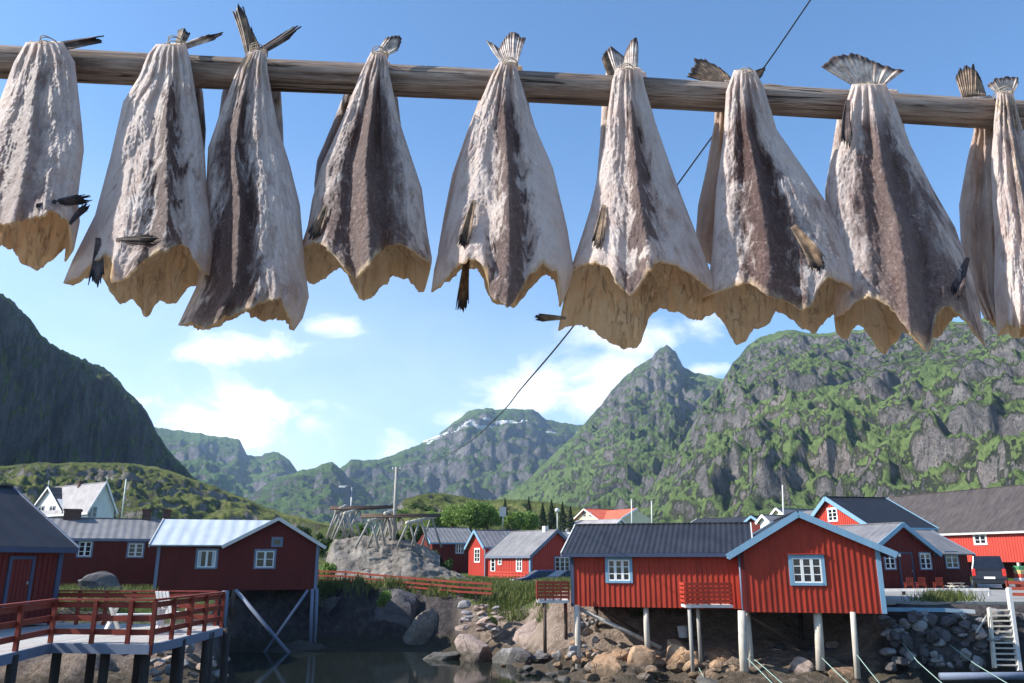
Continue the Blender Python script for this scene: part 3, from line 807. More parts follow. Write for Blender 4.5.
def blade(parent, org, pts, wid, Y, mat, seed, name='fin'):
    """narrow dried fin lying along a pixel polyline, wid in pixels at each point"""
    pts = np.array(pts, float); n = 22; nc = 7
    t = np.linspace(0, 1, len(pts)); q = np.linspace(0, 1, n)
    x, y = np.interp(q, t, pts[:, 0]), np.interp(q, t, pts[:, 1])
    w = np.interp(q, t, wid)
    dx, dy = np.gradient(x), np.gradient(y); L = np.hypot(dx, dy); nx, ny = -dy / L, dx / L
    V, U = [], []
    jit = 1 + 0.3 * fbm(q * 6, seed, 0, 2, seed)
    for i in range(n):
        for k in range(nc):
            s = k / (nc - 1) - 0.5
            yy = Y(x[i], y[i]) if callable(Y) else Y
            V.append(P(x[i] + nx[i] * s * w[i] * jit[i], y[i] + ny[i] * s * w[i] * jit[i], yy - 0.010 * (1 - 4 * s * s) + 0.003 * math.sin(s * 17)) - org)
            U.append((s + 0.5, q[i] * 0.8))
    return sheet(name, np.array(V), n, nc, U, mat, parent, 0.003)

def cod(label, tie, L, Rr, front, back, bmax, seed, group=None, side=-1, mid=0.5, band=0.3, band_amt=0.9, dark=0.6, tails=(), fins=(), nf=96, nr=190, ridge=1.0, twine=True, off=0.0, tan=0.0):
    """one split cod. tie = pixel of the knot; L, Rr = left and right outline (pixels, downward);
    front / back = lower edge of the near and far flap (pixels, left to right)."""
    rnd = random.Random(seed)
    L = np.array(L, float); Rr = np.array(Rr, float)
    xL = lambda y: np.interp(y, L[:, 1], L[:, 0]); xR = lambda y: np.interp(y, Rr[:, 1], Rr[:, 0])
    Yp = pole_pt(tie[0], 0).y
    ytop = min(L[0, 1], Rr[0, 1])
    front = np.array(front, float); back = np.array(back, float)
    ymax = max(front[:, 1].max(), back[:, 1].max())
    org = pole_pt(tie[0], 0) + Vector((0, side * 0.05, 0.05))
    root = empty('stockfish', org)
    tag(root, label, 'dried fish', group)
    def hem(poly, s_n):
        sx = (poly[:, 0] - poly[0, 0]) / (poly[-1, 0] - poly[0, 0])
        fine_ = np.linspace(0, 1, 401); yv = np.interp(fine_, sx, poly[:, 1])
        ker = np.exp(-(np.arange(-24, 25) / 9.0) ** 2); ker /= ker.sum()
        yv = np.convolve(np.pad(yv, 24, mode='edge'), ker, mode='valid')
        yv[0], yv[-1] = poly[0, 1], poly[-1, 1]
        return np.interp(s_n, fine_, yv)
    tau = lambda y: np.clip((y - ytop) / (ymax - ytop), 0, 1.3)
    bb = lambda y: 0.016 + (bmax - 0.016) * sm(tau(y) * 0.95) * 0.75 + bmax * 0.25 * tau(y)
    Yc = lambda y: Yp + side * (0.050 + off + bb(y) * 0.95) 
    sf = np.linspace(0, 1, nf)
    sb = np.linspace(1, 0, nf)[1:-1]
    S = np.concatenate([sf, sb]); isb = np.concatenate([np.zeros(nf), np.ones(nf - 2)])
    hf, hb = hem(front, sf), hem(back, sb)
    # torn lower edge
    jag = 3.0 * fbm(sf * 16, seed * 0.7, 0, 4, seed, 0.65); jb = 3.6 * fbm(sb * 15, seed * 0.9 + 5, 0, 4, seed + 1, 0.65)
    ends = np.minimum(1, np.minimum(sf, 1 - sf) / 0.06)
    hf = hf + jag * ends; hb = hb + jb * np.minimum(1, np.minimum(sb, 1 - sb) / 0.06)
    HY = np.concatenate([hf, hb])
    t = np.linspace(0, 1, nr)[:, None]
    y = ytop + (HY - ytop)[None, :] * t
    x = xL(y) + (xR(y) - xL(y)) * S[None, :]
    w0 = np.maximum(np.sin(PI * S), 0)[None, :] ** 0.62
    cx = mid + 0.05 * np.sin(t * 4 + seed) * t
    # folds either side of the back bone, pleats gathered at the knot, crumples
    ds = S[None, :] - cx
    front_m = (1 - isb)[None, :]
    fold = 0.020 * np.exp(-(ds / 0.055) ** 2) - 0.016 * np.exp(-((ds - 0.13) / 0.06) ** 2) - 0.012 * np.exp(-((ds + 0.15) / 0.07) ** 2)
    pleat = 0.005 * np.sin(S[None, :] * (34 + rnd.random() * 10) + 3 * fbm(t * 3 + 0 * S, S * 2 + 0 * t, seed, 2, seed)) * np.exp(-t * 4.2)
    crum = 0.009 * fbm(S * 5 + 0 * t, t * 4 + 0 * S, seed * 1.3 + isb * 3, 4, seed + 5, 0.6)
    strk = 0.0018 * ridged(S * 17 + 0 * t, t * 3.2 + 0 * S, seed + isb * 5, 3, seed + 9)
    small = 0.0026 * fbm(S * 55 + 0 * t, t * 60 + 0 * S, seed, 2, seed + 2)
    amp0 = np.clip(np.minimum(S, 1 - S) / 0.08, 0, 1)[None, :]
    amp = amp0 * np.clip(t / 0.05, 0, 1)
    bk = isb[None, :] * np.clip((t - .45) / .4, 0, 1) * (0.016 * ridged(S * 4.2 + 0 * t, t * 1.6 + 0 * S, seed * 3.3, 3, seed + 41) - 0.012)
    rel = (front_m * fold * ridge * np.clip(t * 3, 0, 1) + pleat + crum + strk + small + bk) * amp
    fr = np.clip((t - 0.78) / 0.22, 0, 1) ** 1.6
    flare = 0.020 * fr + fr * (0.020 * fbm(S * 7 + 0 * t, t * 2 + 0 * S, seed * 2.1 + isb * 9, 3, seed + 13) + 0.007 * np.sin(S * 46 + seed + isb * 2 + 2 * t)) * amp0
    sgn = np.where(isb > 0, 1.0, -1.0)[None, :]
    dep = bb(y) * w0 + rel + flare * w0
    Y = Yc(y) + sgn * dep
    pxd = (x - 512) / F; pvd = (341.5 - y) / F
    # the outline is measured in the fish's own middle plane; the flaps stand before and behind it
    dY = CT - pvd * ST
    k = Y / dY
    V = np.stack([pxd * k - org.x, Y - org.y, (ST + pvd * CT) * k + CZ - org.z], -1)
    U = np.stack([np.broadcast_to(np.where(isb > 0, 2.0 - S, S)[None, :], y.shape), np.broadcast_to(t, y.shape)], -1).reshape(-1, 2)
    nc = len(S)
    q = grid_quads(nr, nc, True)[:, ::-1]
    me = np_mesh('skin', V.reshape(-1, 3), q)
    uvl = me.uv_layers.new(name='UVMap')
    li = np.zeros(len(me.loops), np.int32); me.loops.foreach_get('vertex_index', li)
    uvl.data.foreach_set('uv', np.asarray(U, np.float32)[li].ravel())
    o = link_mesh('skin', me, [SKIN, FLESH], root)
    o['mid'] = float(mid); o['band'] = float(band); o['band_amt'] = float(band_amt); o['dark'] = float(dark); o['tan'] = float(tan)
    md = o.modifiers.new('thickness', 'SOLIDIFY'); md.thickness = 0.0045; md.offset = -1
    md.material_offset = 1; md.material_offset_rim = 1
    for tl in tails:
        fan(root, org, tl['base'], tl['tip'], Yp + tl.get('yb', side * 0.055), Yp + tl.get('yt', side * 0.04), tl.get('mat', FIN_PALE), seed + len(tl['tip']), bend=tl.get('bend', 0.0), ragged=tl.get('ragged', 0.10), ray_amp=tl.get('ray', 0.0014))
    frontY = lambda px, py: float(Yc(py) - bb(py) * max(0.0, math.sin(PI * min(1, max(0, (px - xL(py)) / (xR(py) - xL(py)))))) ** 0.62) - 0.012
    for fn in fins:
        p, w = np.array(fn['p'], float), max(fn['w'])
        d = p[-1] - p[0]; d = d / np.hypot(*d); nn = np.array([-d[1], d[0]])
        Yf = fn.get('Y', frontY); yv = lambda q: float(Yf(q[0], q[1])) if callable(Yf) else float(Yf)
        e = p[-1]; mid_ = p[len(p) // 2]
        tip = [e - nn * w * .75 - d * w * .9, e - nn * w * .35, e + nn * w * .1 + d * 2, e + nn * w * .6 - d * w * .5]
        fan(root, org, [p[0] - nn * w * .22, p[0] + nn * w * .22], tip, yv(p[0]) - .001, yv(e) - .012, fn.get('mat', FIN_DARK), seed + 3, name='fin', nr=20, nc=26, ray_amp=.0012, ragged=.22, bend=.01, thick=.002)
    if twine:
        mb = MB()
        wx = min(.021, (xR(tie[1]) - xL(tie[1])) / 2 / 480.0 + 0.004)
        c = P(tie[0], tie[1], Yp + side * 0.062) - org
        for j in range(3):
            pts = [c + Vector((math.cos(a) * wx * 0.95, math.sin(a) * 0.028, 0.004 * (j - 1) + 0.004 * math.sin(a + j * 2))) for a in np.linspace(0, 2 * PI, 25)]
            mb.tube(pts, 0.0012, 6, False)
        mb.build('twine', MAT['twine'], root)
    return root

def T(base, tip, **k): return dict(base=base, tip=tip, **k)
GF = 'cod hung on the near side of the pole'
GB = 'cod hung on the far side of the pole'
cod('dried cod cut by the left picture edge, dark fin sticking out to its right', (50, 45),
    [(26,42),(14,62),(0,100),(-18,150),(-34,200),(-45,240)], [(63,42),(75,62),(82,125),(84,150),(80,180),(78,198),(80,222),(74,250),(66,262)],
    [(-45,238),(-20,226),(0,223),(20,219),(42,210),(52,216),(62,230),(68,262)], [(-45,240),(-22,240),(0,245),(12,252),(22,262),(40,271),(52,262),(60,246),(68,262)],
    0.11, 11, GF, band=0.28, band_amt=0.55, dark=0.8, mid=0.42,
    tails=[T([(60,42),(66,50)], [(104,36),(96,37),(104,42)], mat=FIN_DARK, yt=-0.05, ragged=0.2)],
    fins=[dict(p=[(36,206),(56,205),(74,202),(90,199)], w=[3,8,7,2]), dict(p=[(70,224),(80,215),(88,205)], w=[2,6,2])], ridge=0.7)
cod('second large cod from the left, dark fin dangling at its lower left', (177, 45),
    [(156,44),(148,54),(138,78),(123,102),(110,159),(95,215),(72,261),(63,283)], [(186,44),(190,58),(197,102),(205,154),(207,195),(214,246),(213,262),(211,276)],
    [(63,283),(76,278),(84,262),(94,254),(108,262),(112,288),(124,276),(136,262),(150,252),(176,244),(186,252),(197,268),(211,276)],
    [(63,283),(72,286),(86,276),(98,272),(106,282),(118,304),(134,300),(147,318),(160,300),(176,306),(186,290),(200,282),(211,276)],
    0.115, 23, GF, mid=0.60, band=0.17, band_amt=0.95, dark=0.5,
    tails=[T([(176,47),(184,50)], [(204,36),(216,34),(224,32),(214,40)], mat=FIN_PALE, yt=-0.06, ragged=0.2), T([(174,46),(182,46)], [(178,30),(184,28),(190,34)], mat=FIN_BROWN, yt=-0.01)],
    fins=[dict(p=[(98,238),(97,255),(95,272),(95,284)], w=[4,11,10,4]), dict(p=[(116,240),(135,239),(156,240)], w=[3,8,4]), ])
cod('third cod from the left, long rounded pale flap at its lower right', (259, 52),
    [(250,50),(238,67),(220,113),(208,148),(205,205),(201,250),(196,287),(186,308),(178,325)], [(266,50),(268,72),(277,123),(290,165),(300,205),(305,266),(309,297),(303,318),(294,331)],
    [(178,325),(190,322),(204,329),(216,318),(231,312),(248,302),(264,298),(272,308),(284,324),(292,331)],
    [(178,325),(196,328),(206,331),(222,322),(236,312),(246,318),(256,322),(268,318),(280,322),(292,331)],
    0.105, 37, GF, mid=0.33, band=0.34, band_amt=0.97, dark=0.6,
    tails=[T([(256,50),(264,54)], [(282,34),(292,28),(297,29),(290,38)], mat=FIN_DARK, yt=-0.06, ragged=0.2)],
    fins=[])
cod('smaller dark brown cod fourth from the left, twisted dark bands and two arched flaps below', (380, 55),
    [(371,52),(359,77),(350,100),(341,123),(331,145),(320,169),(312,200),(308,225),(303,240),(300,252),(303,284)], [(387,52),(389,72),(400,123),(412,159),(422,189),(425,215),(428,236),(432,258),(429,296)],
    [(301,250),(310,243),(324,246),(335,256),(344,270),(354,280),(364,268),(376,254),(390,243),(408,246),(418,256),(429,264)],
    [(301,254),(304,285),(312,283),(322,279),(332,270),(342,266),(352,288),(361,301),(374,294),(386,282),(394,275),(408,280),(424,296),(429,264)],
    0.095, 41, GF, mid=0.5, band=0.50, band_amt=0.92, dark=0.9,
    tails=[T([(375,56),(386,57)], [(386,38),(394,35),(400,35),(402,41),(398,50)], mat=FIN_PALE, yt=-0.03, ragged=0.15)],
    fins=[dict(p=[(326,205),(318,222),(311,238)], w=[3,9,3], mat=FIN_BROWN)], ridge=1.4)
cod('pinkish cod at the middle of the pole, split fan tail, narrow dark back', (510, 66),
    [(499,62),(491,76),(475,114),(459,162),(448,216),(440,244),(434,270),(431,292)], [(517,62),(518,72),(534,124),(553,168),(567,227),(574,270),(568,290),(560,308)],
    [(431,292),(440,282),(450,268),(461,258),(474,262),(482,274),(486,296),(498,300),(508,309),(514,298),(518,276),(530,264),(542,268),(550,284),(560,307)],
    [(431,292),(442,284),(456,270),(470,268),(480,280),(488,300),(500,304),(512,308),(524,290),(534,272),(546,280),(560,307)],
    0.105, 53, GF, mid=0.55, band=0.17, band_amt=0.92, dark=0.7,
    tails=[T([(502,64),(518,64)], [(486,40),(492,43),(499,49),(503,41),(509,33),(515,31),(521,37),(526,38)], mat=FIN_PALE, yt=-0.02, ragged=0.06)],
    fins=[dict(p=[(474,200),(468,222),(462,246)], w=[3,9,3], mat=FIN_BROWN), dict(p=[(468,250),(464,282),(461,310)], w=[4,9,4], mat=FIN_BROWN, Y=1.76)])
cod('tall pale cod with a notched white tail, wide flaring yellow flesh open beneath it', (626, 72),
    [(616,68),(612,81),(604,141),(593,200),(582,235),(573,262),(562,300),(555,337)], [(641,68),(645,87),(656,124),(677,184),(696,233),(712,276),(716,296),(716,310)],
    [(571,272),(582,264),(596,262),(608,266),(620,282),(634,296),(641,286),(650,270),(664,260),(678,264),(694,274),(714,292)],
    [(571,272),(566,336),(578,326),(596,324),(606,332),(616,340),(634,351),(647,343),(650,320),(665,308),(682,314),(697,323),(714,312)],
    0.135, 67, GF, mid=0.52, band=0.14, band_amt=0.9, dark=0.55,
    tails=[T([(615,72),(638,72)], [(607,50),(611,46),(618,52),(624,57),(629,44),(633,38),(637,38),(638,50)], mat=FIN_PALE, yt=-0.03, ragged=0.05)],
    fins=[dict(p=[(604,205),(600,225),(596,247)], w=[3,9,3], mat=FIN_BROWN), dict(p=[(566,318),(550,316),(536,317)], w=[3,6,3], Y=1.71, mat=FIN_BROWN)])
cod('broad cod with a purple brown wrinkled back, ragged honey coloured flesh in several lobes below', (745, 76),
    [(734,70),(726,92),(723,141),(716,189),(713,240),(710,270),(700,300)], [(755,70),(764,87),(777,130),(807,173),(828,205),(846,238),(860,268),(867,296)],
    [(700,298),(716,292),(736,282),(752,286),(766,295),(786,301),(800,310),(812,304),(818,284),(830,277),(846,282),(866,298)],
    [(700,300),(712,312),(724,322),(732,342),(742,346),(750,330),(766,326),(774,310),(790,318),(802,328),(814,334),(826,318),(842,310),(866,298)],
    0.125, 71, GF, mid=0.44, band=0.33, band_amt=0.97, dark=0.75,
    tails=[T([(742,76),(752,78)], [(758,70),(766,67),(764,74),(757,82)], mat=FIN_BROWN, yt=-0.05, ragged=0.15)],
    fins=[dict(p=[(793,226),(805,248),(822,270)], w=[4,13,4], mat=FIN_BROWN)], ridge=1.3)
cod('largest dark brown cod with a wide spread fan tail and a pointed black tip below', (869, 90),
    [(852,84),(846,103),(841,141),(832,165),(828,195),(830,225),(832,260),(834,300),(834,330)], [(886,84),(895,103),(911,146),(933,189),(955,227),(972,275),(980,310),(986,347)],
    [(834,318),(846,312),(856,302),(872,296),(888,302),(900,318),(914,336),(928,354),(935,330),(940,310),(954,306),(968,318),(985,345)],
    [(834,328),(844,344),(852,330),(860,322),(872,340),(882,356),(892,344),(902,330),(916,336),(926,340),(938,338),(952,322),(966,312),(976,330),(985,345)],
    0.13, 83, GF, mid=0.56, band=0.50, band_amt=0.9, dark=0.85, off=0.015,
    tails=[T([(857,88),(882,88)], [(820,66),(834,56),(850,53),(862,56),(876,62),(892,68),(905,70)], mat=FIN_PALE, yt=-0.06, ragged=0.08, ray=0.002)],
    fins=[dict(p=[(968,258),(963,276),(955,296)], w=[3,10,3]), dict(p=[(848,100),(843,125),(846,145)], w=[3,9,3])], ridge=1.2)
cod('narrow greyish white cod cut by the right picture edge, with a curled tail', (1003, 94),
    [(997,92),(994,120),(991,162),(992,200),(995,240),(994,290),(997,336)], [(1013,92),(1020,120),(1034,165),(1050,220),(1062,280),(1066,310)],
    [(997,336),(1008,324),(1020,328),(1034,312),(1048,318),(1066,310)], [(997,336),(1006,332),(1018,338),(1034,334),(1050,330),(1066,310)],
    0.11, 97, GF, mid=0.62, band=0.16, band_amt=0.7, dark=0.35,
    tails=[T([(998,95),(1012,95)], [(987,86),(994,79),(1006,76),(1018,77),(1018,84)], mat=FIN_PALE, yt=-0.05, ragged=0.1)])

# the other fish of each tied pair, behind the pole: only slivers and tails show
def partner(label, tie, dxl, dxr, Lp, Rp, yb, seed, **k):
    f = [(Lp[-1][0], yb), ((Lp[-1][0] + Rp[-1][0]) / 2, yb + 4), (Rp[-1][0], yb)]
    return cod(label, tie, Lp, Rp, f, [(a, b - 1 + (8 if i == 1 else 0)) for i, (a, b) in enumerate(f)], 0.06, seed, GB, side=1, nf=48, nr=80, twine=False, **k)
partner('cod behind the pole, a brown strip between the second and third near fish', (182, 62), 0, 0, [(170,62),(160,110),(150,160),(140,230)], [(193,62),(203,92),(206,130),(204,165),(206,190),(200,230)], 232, 103, dark=1.0, band=0.9)
partner('cod behind the pole, its ragged brown tail sticking straight up above the third near fish', (255, 58), 0, 0, [(238,62),(222,92),(219,115),(216,150),(220,250)], [(272,62),(281,92),(283,125),(284,160),(288,250)], 262, 107, dark=1.0, band=0.9,
        tails=[T([(247,62),(262,60)], [(231,8),(235,3),(242,4),(248,22),(257,40)], mat=FIN_BROWN, yb=0.06, yt=0.07, ragged=0.2)])
partner('cod behind the pole, dark edge showing at the left of the smaller fourth near fish', (378, 62), 0, 0, [(366,62),(346,88),(332,125),(317,160),(314,185),(322,230)], [(390,62),(398,100),(404,150),(400,230)], 236, 109, dark=1.0, band=0.9)
partner('cod behind the pole, yellowish edge showing at the left of the pinkish middle fish', (508, 70), 0, 0, [(496,66),(479,100),(466,135),(452,175),(444,215),(438,250)], [(522,66),(530,110),(548,170),(545,250)], 256, 113, dark=0.3, band=0.1, band_amt=0.3, tan=0.8)
partner('cod behind the pole, thin edge left of the tall pale fish with notched tail', (618, 74), 0, 0, [(606,72),(602,100),(600,140),(596,190),(590,235)], [(646,72),(652,110),(668,180),(680,240)], 244, 127, dark=0.8, band=0.5,
        tails=[T([(608,76),(618,74)], [(602,58),(606,50),(612,52)], mat=FIN_BROWN, yb=0.05, yt=0.05)])
partner('cod behind the pole, orange brown strip with raised tail left of the broad fish', (722, 84), 0, 0, [(716,80),(714,125),(706,170),(698,205),(695,245),(700,268)], [(742,80),(744,130),(760,200),(770,268)], 262, 131, dark=0.25, band=0.05, band_amt=0.2, tan=0.9,
        tails=[T([(722,86),(732,84)], [(684,76),(690,70),(696,57),(706,60),(718,66),(730,76)], mat=FIN_BROWN, yb=0.05, yt=0.06, ragged=0.2)])
partner('cod behind the pole, pale edge showing left of the largest fan tailed fish', (862, 94), 0, 0, [(842,90),(838,112),(832,150),(825,190),(826,230)], [(898,90),(905,130),(918,170),(920,230)], 240, 137, dark=0.6, band=0.6)
partner('tan cod behind the pole, full length between the largest and far right fish', (970, 100), 0, 0, [(961,96),(974,130),(966,165),(959,205),(961,250),(970,290),(984,318)], [(992,96),(1006,140),(1012,200),(1014,260),(1012,318)], 318, 139, dark=0.35, band=0.12, band_amt=0.3, tan=0.35,
        tails=[T([(962,97),(986,95)], [(955,76),(960,70),(968,64),(973,66),(979,74),(985,92)], mat=FIN_BROWN, yb=0.05, yt=0.06, ragged=0.2)])
# ================================================================== HOUSES
class House:
    """local frame: x along the front wall, y into the house, z up; the root Empty stands at the front-left bottom corner"""
    def __init__(s, name, label, cat, p0, p1, base, D, eave, ridge, kind, wall, trim, roof, group=None, ov=0.3, gov=0.3, pitch_x=None, rx=None, roof_t=0.09):
        s.p0 = Vector((p0[0], p0[1])); s.p1 = Vector((p1[0], p1[1]))
        d = s.p1 - s.p0; s.W = d.length; s.u = d / s.W
        s.n = Vector((s.u.y, -s.u.x)); s.base, s.D, s.eave, s.ridge, s.kind = base, D, eave, ridge, kind
        s.wall, s.trim, s.roof, s.ov, s.gov = wall, trim, roof, ov, gov
        s.root = empty(name, (s.p0.x, s.p0.y, base), math.atan2(s.u.y, s.u.x))
        tag(s.root, label, cat, group)
        s.rx = s.W / 2 if rx is None else rx
        s.openings = {'f': [], 'r': [], 'l': []}
        s.roof_t = roof_t
    # a wall frame: a along, z up, o outwards
    def m(s, w, a, z, o=0.0):
        if w == 'f': return Vector((a, -o, z))
        if w == 'r': return Vector((s.W + o, a, z))
        return Vector((-o, s.D - a, z))
    def wl(s, w): return s.W if w == 'f' else s.D
    def pix(s, w, px, py):
        if w == 'f': O, N, A = s.p0, s.n, s.u
        elif w == 'r': O, N, A = s.p1, s.u, -s.n
        else: O, N, A = s.p0 - s.n * s.D, -s.u, s.n
        r = ray(px, py); h = Vector((r[0], r[1]))
        k = O.dot(N) / h.dot(N)
        q = h * k
        return (q - O).dot(A), CZ + r[2] * k - s.base
    def top(s, w, a):
        """wall height at a"""
        gab = (w == 'f') if s.kind == 'gable' else (w != 'f')
        if not gab: return s.eave
        if s.kind == 'gable':
            k = a / s.rx if a < s.rx else (s.W - a) / (s.W - s.rx)
        else:
            k = 1 - abs(a - s.D / 2) / (s.D / 2)
        return s.eave + (s.ridge - s.eave) * max(0, k)
    def wb(s, mb, w, a0, a1, z0, z1, o0, o1):
        mb.box(s.m(w, a0, z0, o0), s.m(w, a1, z1, o1))
    def window(s, w, rect, cols=2, rows=3, casing=None, sash=None, wc=0.09, curtain=False, name='window', hood=False):
        x0, y0, x1, y1 = rect
        ym = (y0 + y1) / 2; xm = (x0 + x1) / 2
        a0, a1 = s.pix(w, x0, ym)[0], s.pix(w, x1, ym)[0]
        if a0 > a1: a0, a1 = a1, a0
        z1, z0 = s.pix(w, xm, y0)[1], s.pix(w, xm, y1)[1]
        s.openings[w].append((a0, a1, z0, z1))
        mb = MB(); B = lambda *q: s.wb(mb, w, *q)
        B(a0, a0 + wc, z0, z1, 0, .06); B(a1 - wc, a1, z0, z1, 0, .06)
        B(a0 + wc, a1 - wc, z1 - wc, z1, 0, .058); B(a0 + wc, a1 - wc, z0, z0 + wc * .8, 0, .075)
        win = mb.build(name, casing or MAT['white'], s.root)
        if hood:
            mb = MB(); s.wb(mb, w, a0 - .06, a1 + .06, z1 + .003, z1 + .04, 0, .12); mb.build('hood', s.wall, win)
        i0, i1, k0, k1 = a0 + wc, a1 - wc, z0 + wc * .8, z1 - wc
        sw = min(.055, (i1 - i0) * .12)
        mb = MB(); B = lambda *q: s.wb(mb, w, *q)
        n = cols; cw = (i1 - i0) / n
        for c in range(n):
            l, r = i0 + c * cw, i0 + (c + 1) * cw
            B(l + .002, l + sw, k0, k1, .012, .045); B(r - sw, r - .002, k0, k1, .012, .045)
            B(l + sw, r - sw, k1 - sw, k1, .012, .043); B(l + sw, r - sw, k0, k0 + sw, .012, .043)
            for q in range(1, rows):
                zz = k0 + (k1 - k0) * q / rows
                B(l + sw, r - sw, zz - .016, zz + .016, .014, .038)
        mb.build('sash', sash or MAT['white'], win)
        mb = MB(); s.wb(mb, w, i0 + .003, i1 - .003, k0 + .003, k1 - .003, .004, .02)
        mb.build('pane', MAT['glass'], win)
        if curtain:
            for c0, c1 in ((i0 + .01, i0 + (i1 - i0) * .20), (i1 - (i1 - i0) * .22, i1 - .01)):
                mb = MB(); s.wb(mb, w, c0, c1, k0 + .05, k1 - .05, .0202, .023); mb.build('curtain', MAT['curtain'], win)
        return win
    def door(s, w, rect, casing, leaf, name='door'):
        x0, y0, x1, y1 = rect
        a0, a1 = sorted((s.pix(w, x0, (y0 + y1) / 2)[0], s.pix(w, x1, (y0 + y1) / 2)[0]))
        z1, z0 = s.pix(w, (x0 + x1) / 2, y0)[1], s.pix(w, (x0 + x1) / 2, y1)[1]
        z0 = max(z0, 0.02)
        s.openings[w].append((a0, a1, z0, z1))
        mb = MB(); s.wb(mb, w, a0 + .1, a1 - .1, z0, z1 - .1, 0, .03)
        nb = 5
        for i in range(nb):
            q0 = a0 + .1 + (a1 - a0 - .2) * i / nb
            s.wb(mb, w, q0 + .01, q0 + (a1 - a0 - .2) / nb - .01, z0, z1 - .1, .03, .042)
        d = mb.build(name, leaf, s.root)
        mb = MB(); s.wb(mb, w, a0, a0 + .098, z0, z1, 0, .06); s.wb(mb, w, a1 - .098, a1, z0, z1, 0, .06); s.wb(mb, w, a0 + .1, a1 - .1, z1 - .097, z1, 0, .058)
        mb.build('frame', casing, d)
        mb = MB(); s.wb(mb, w, a1 - .2, a1 - .16, (z0 + z1) / 2 - .06, (z0 + z1) / 2 + .02, .043, .09); mb.build('handle', MAT['metal'], d)
        return d
    def walls(s, batten=0.2, sides=('f',), bw=.055, bd=.03, below=0.0):
        mb = MB()
        W, D, E, Rg = s.W, s.D, s.eave, s.ridge
        z0 = -below
        if s.kind == 'gable':
            vs = [(0,0,z0),(W,0,z0),(W,0,E),(s.rx,0,Rg),(0,0,E),(0,D,z0),(W,D,z0),(W,D,E),(s.rx,D,Rg),(0,D,E)]
            fs = [(0,1,2,3,4),(9,8,7,6,5),(1,6,7,2),(5,0,4,9),(0,5,6,1),(4,3,8,9),(3,2,7,8)]
        else:
            vs = [(0,0,z0),(W,0,z0),(W,0,E),(0,0,E),(0,D,z0),(W,D,z0),(W,D,E),(0,D,E),(0,D/2,Rg),(W,D/2,Rg)]
            fs = [(0,1,2,3),(7,6,5,4),(1,5,6,9,2),(4,0,3,8,7),(0,4,5,1),(3,2,9,8),(8,9,6,7)]
        mb.add(vs, fs)
        if batten:
            for w in sides:
                L = s.wl(w); n = max(2, round(L / batten)); st = L / n
                for i in range(n):
                    a = (i + .5) * st
                    jit = random.uniform(-.012, .012); a += jit
                    top = s.top(w, a) - .02
                    segs = [(z0, top)]
                    for (b0, b1, q0, q1) in s.openings[w]:
                        if a + bw / 2 > b0 - .005 and a - bw / 2 < b1 + .005:
                            new = []
                            for lo, hi in segs:
                                if q0 > lo: new.append((lo, min(hi, q0 - .004)))
                                if q1 < hi: new.append((max(lo, q1 + .004), hi))
                            segs = new
                    for lo, hi in segs:
                        if hi - lo > .03: s.wb(mb, w, a - bw / 2, a + bw / 2, lo, hi, 0, bd)
        s.wall_o = mb.build('wall', s.wall, s.root)
    def corner(s, w, a, name='corner_board', width=.12, z0=0, mat=None):
        mb = MB(); s.wb(mb, w, a - width / 2, a + width / 2, z0, s.eave + (0.0), .0, .05)
        mb.build(name, mat or s.trim, s.root)
    def roofs(s, barge=None, fascia=None, ridge_cap=True, ribs=0.0, barge_w=.2, bt=.05):
        W, D, E, Rg, ov, g, t = s.W, s.D, s.eave, s.ridge, s.ov, s.gov, s.roof_t
        barge = barge or s.trim; fascia = fascia or barge
        if s.kind == 'gable':
            for side in (0, 1):
                run = s.rx if side == 0 else W - s.rx
                sl = (Rg - E) / run
                xe = -ov if side == 0 else W + ov
                ze = E - sl * ov
                dz = t * math.sqrt(1 + sl * sl)
                poly = [(xe, -g, ze + dz), (s.rx, -g, Rg + dz), (s.rx, D + g, Rg + dz), (xe, D + g, ze + dz)]
                if side == 0: pass
                else: poly = poly[::-1]
                # seen from above counter-clockwise
                mb = MB().slab(poly, t)
                if ribs:
                    n = int((D + 2 * g) / ribs)
                    for i in range(n + 1):
                        yy = -g + .03 + (D + 2 * g - .06) * i / n
                        mb.beam((xe, yy, ze + dz + .012), (s.rx, yy, Rg + dz + .012), .04, .03)
                ro = mb.build('roof', s.roof, s.root)
                for yy in (-g - bt / 2 - .003, D + g + bt / 2 + .003):
                    mb = MB().beam((xe + (-.04 if side == 0 else .04), yy, ze + dz - barge_w / 2 + .03 - .04 * sl), (s.rx + (.02 if side == 0 else -.02) * 0, yy, Rg + dz - barge_w / 2 + .03), bt, barge_w)
                    mb.build('bargeboard', barge, s.root)
                mb = MB().box((xe - .012, -g, ze - .06), (xe + .03, D + g, ze + dz - .01)); mb.build('fascia', fascia, s.root)
        else:
            run = D / 2; sl = (Rg - E) / run; dz = t * math.sqrt(1 + sl * sl)
            for side in (0, 1):
                ye = -ov if side == 0 else D + ov
                ze = E - sl * ov
                x0, x1 = -g, W + g
                poly = [(x0, ye, ze + dz), (x1, ye, ze + dz), (x1, D / 2, Rg + dz), (x0, D / 2, Rg + dz)]
                if side == 1: poly = poly[::-1]
                mb = MB().slab(poly, t)
                if ribs:
                    n = int((x1 - x0) / ribs)
                    for i in range(n + 1):
                        xx = x0 + .03 + (x1 - x0 - .06) * i / n
                        mb.beam((xx, ye, ze + dz + .012), (xx, D / 2, Rg + dz + .012), .04, .03)
                mb.build('roof', s.roof, s.root)
                for xx in (x0 - bt / 2 - .003, x1 + bt / 2 + .003):
                    mb = MB().beam((xx, ye, ze + dz - barge_w / 2 + .03), (xx, D / 2, Rg + dz - barge_w / 2 + .03), bt, barge_w)
                    mb.build('bargeboard', barge, s.root)
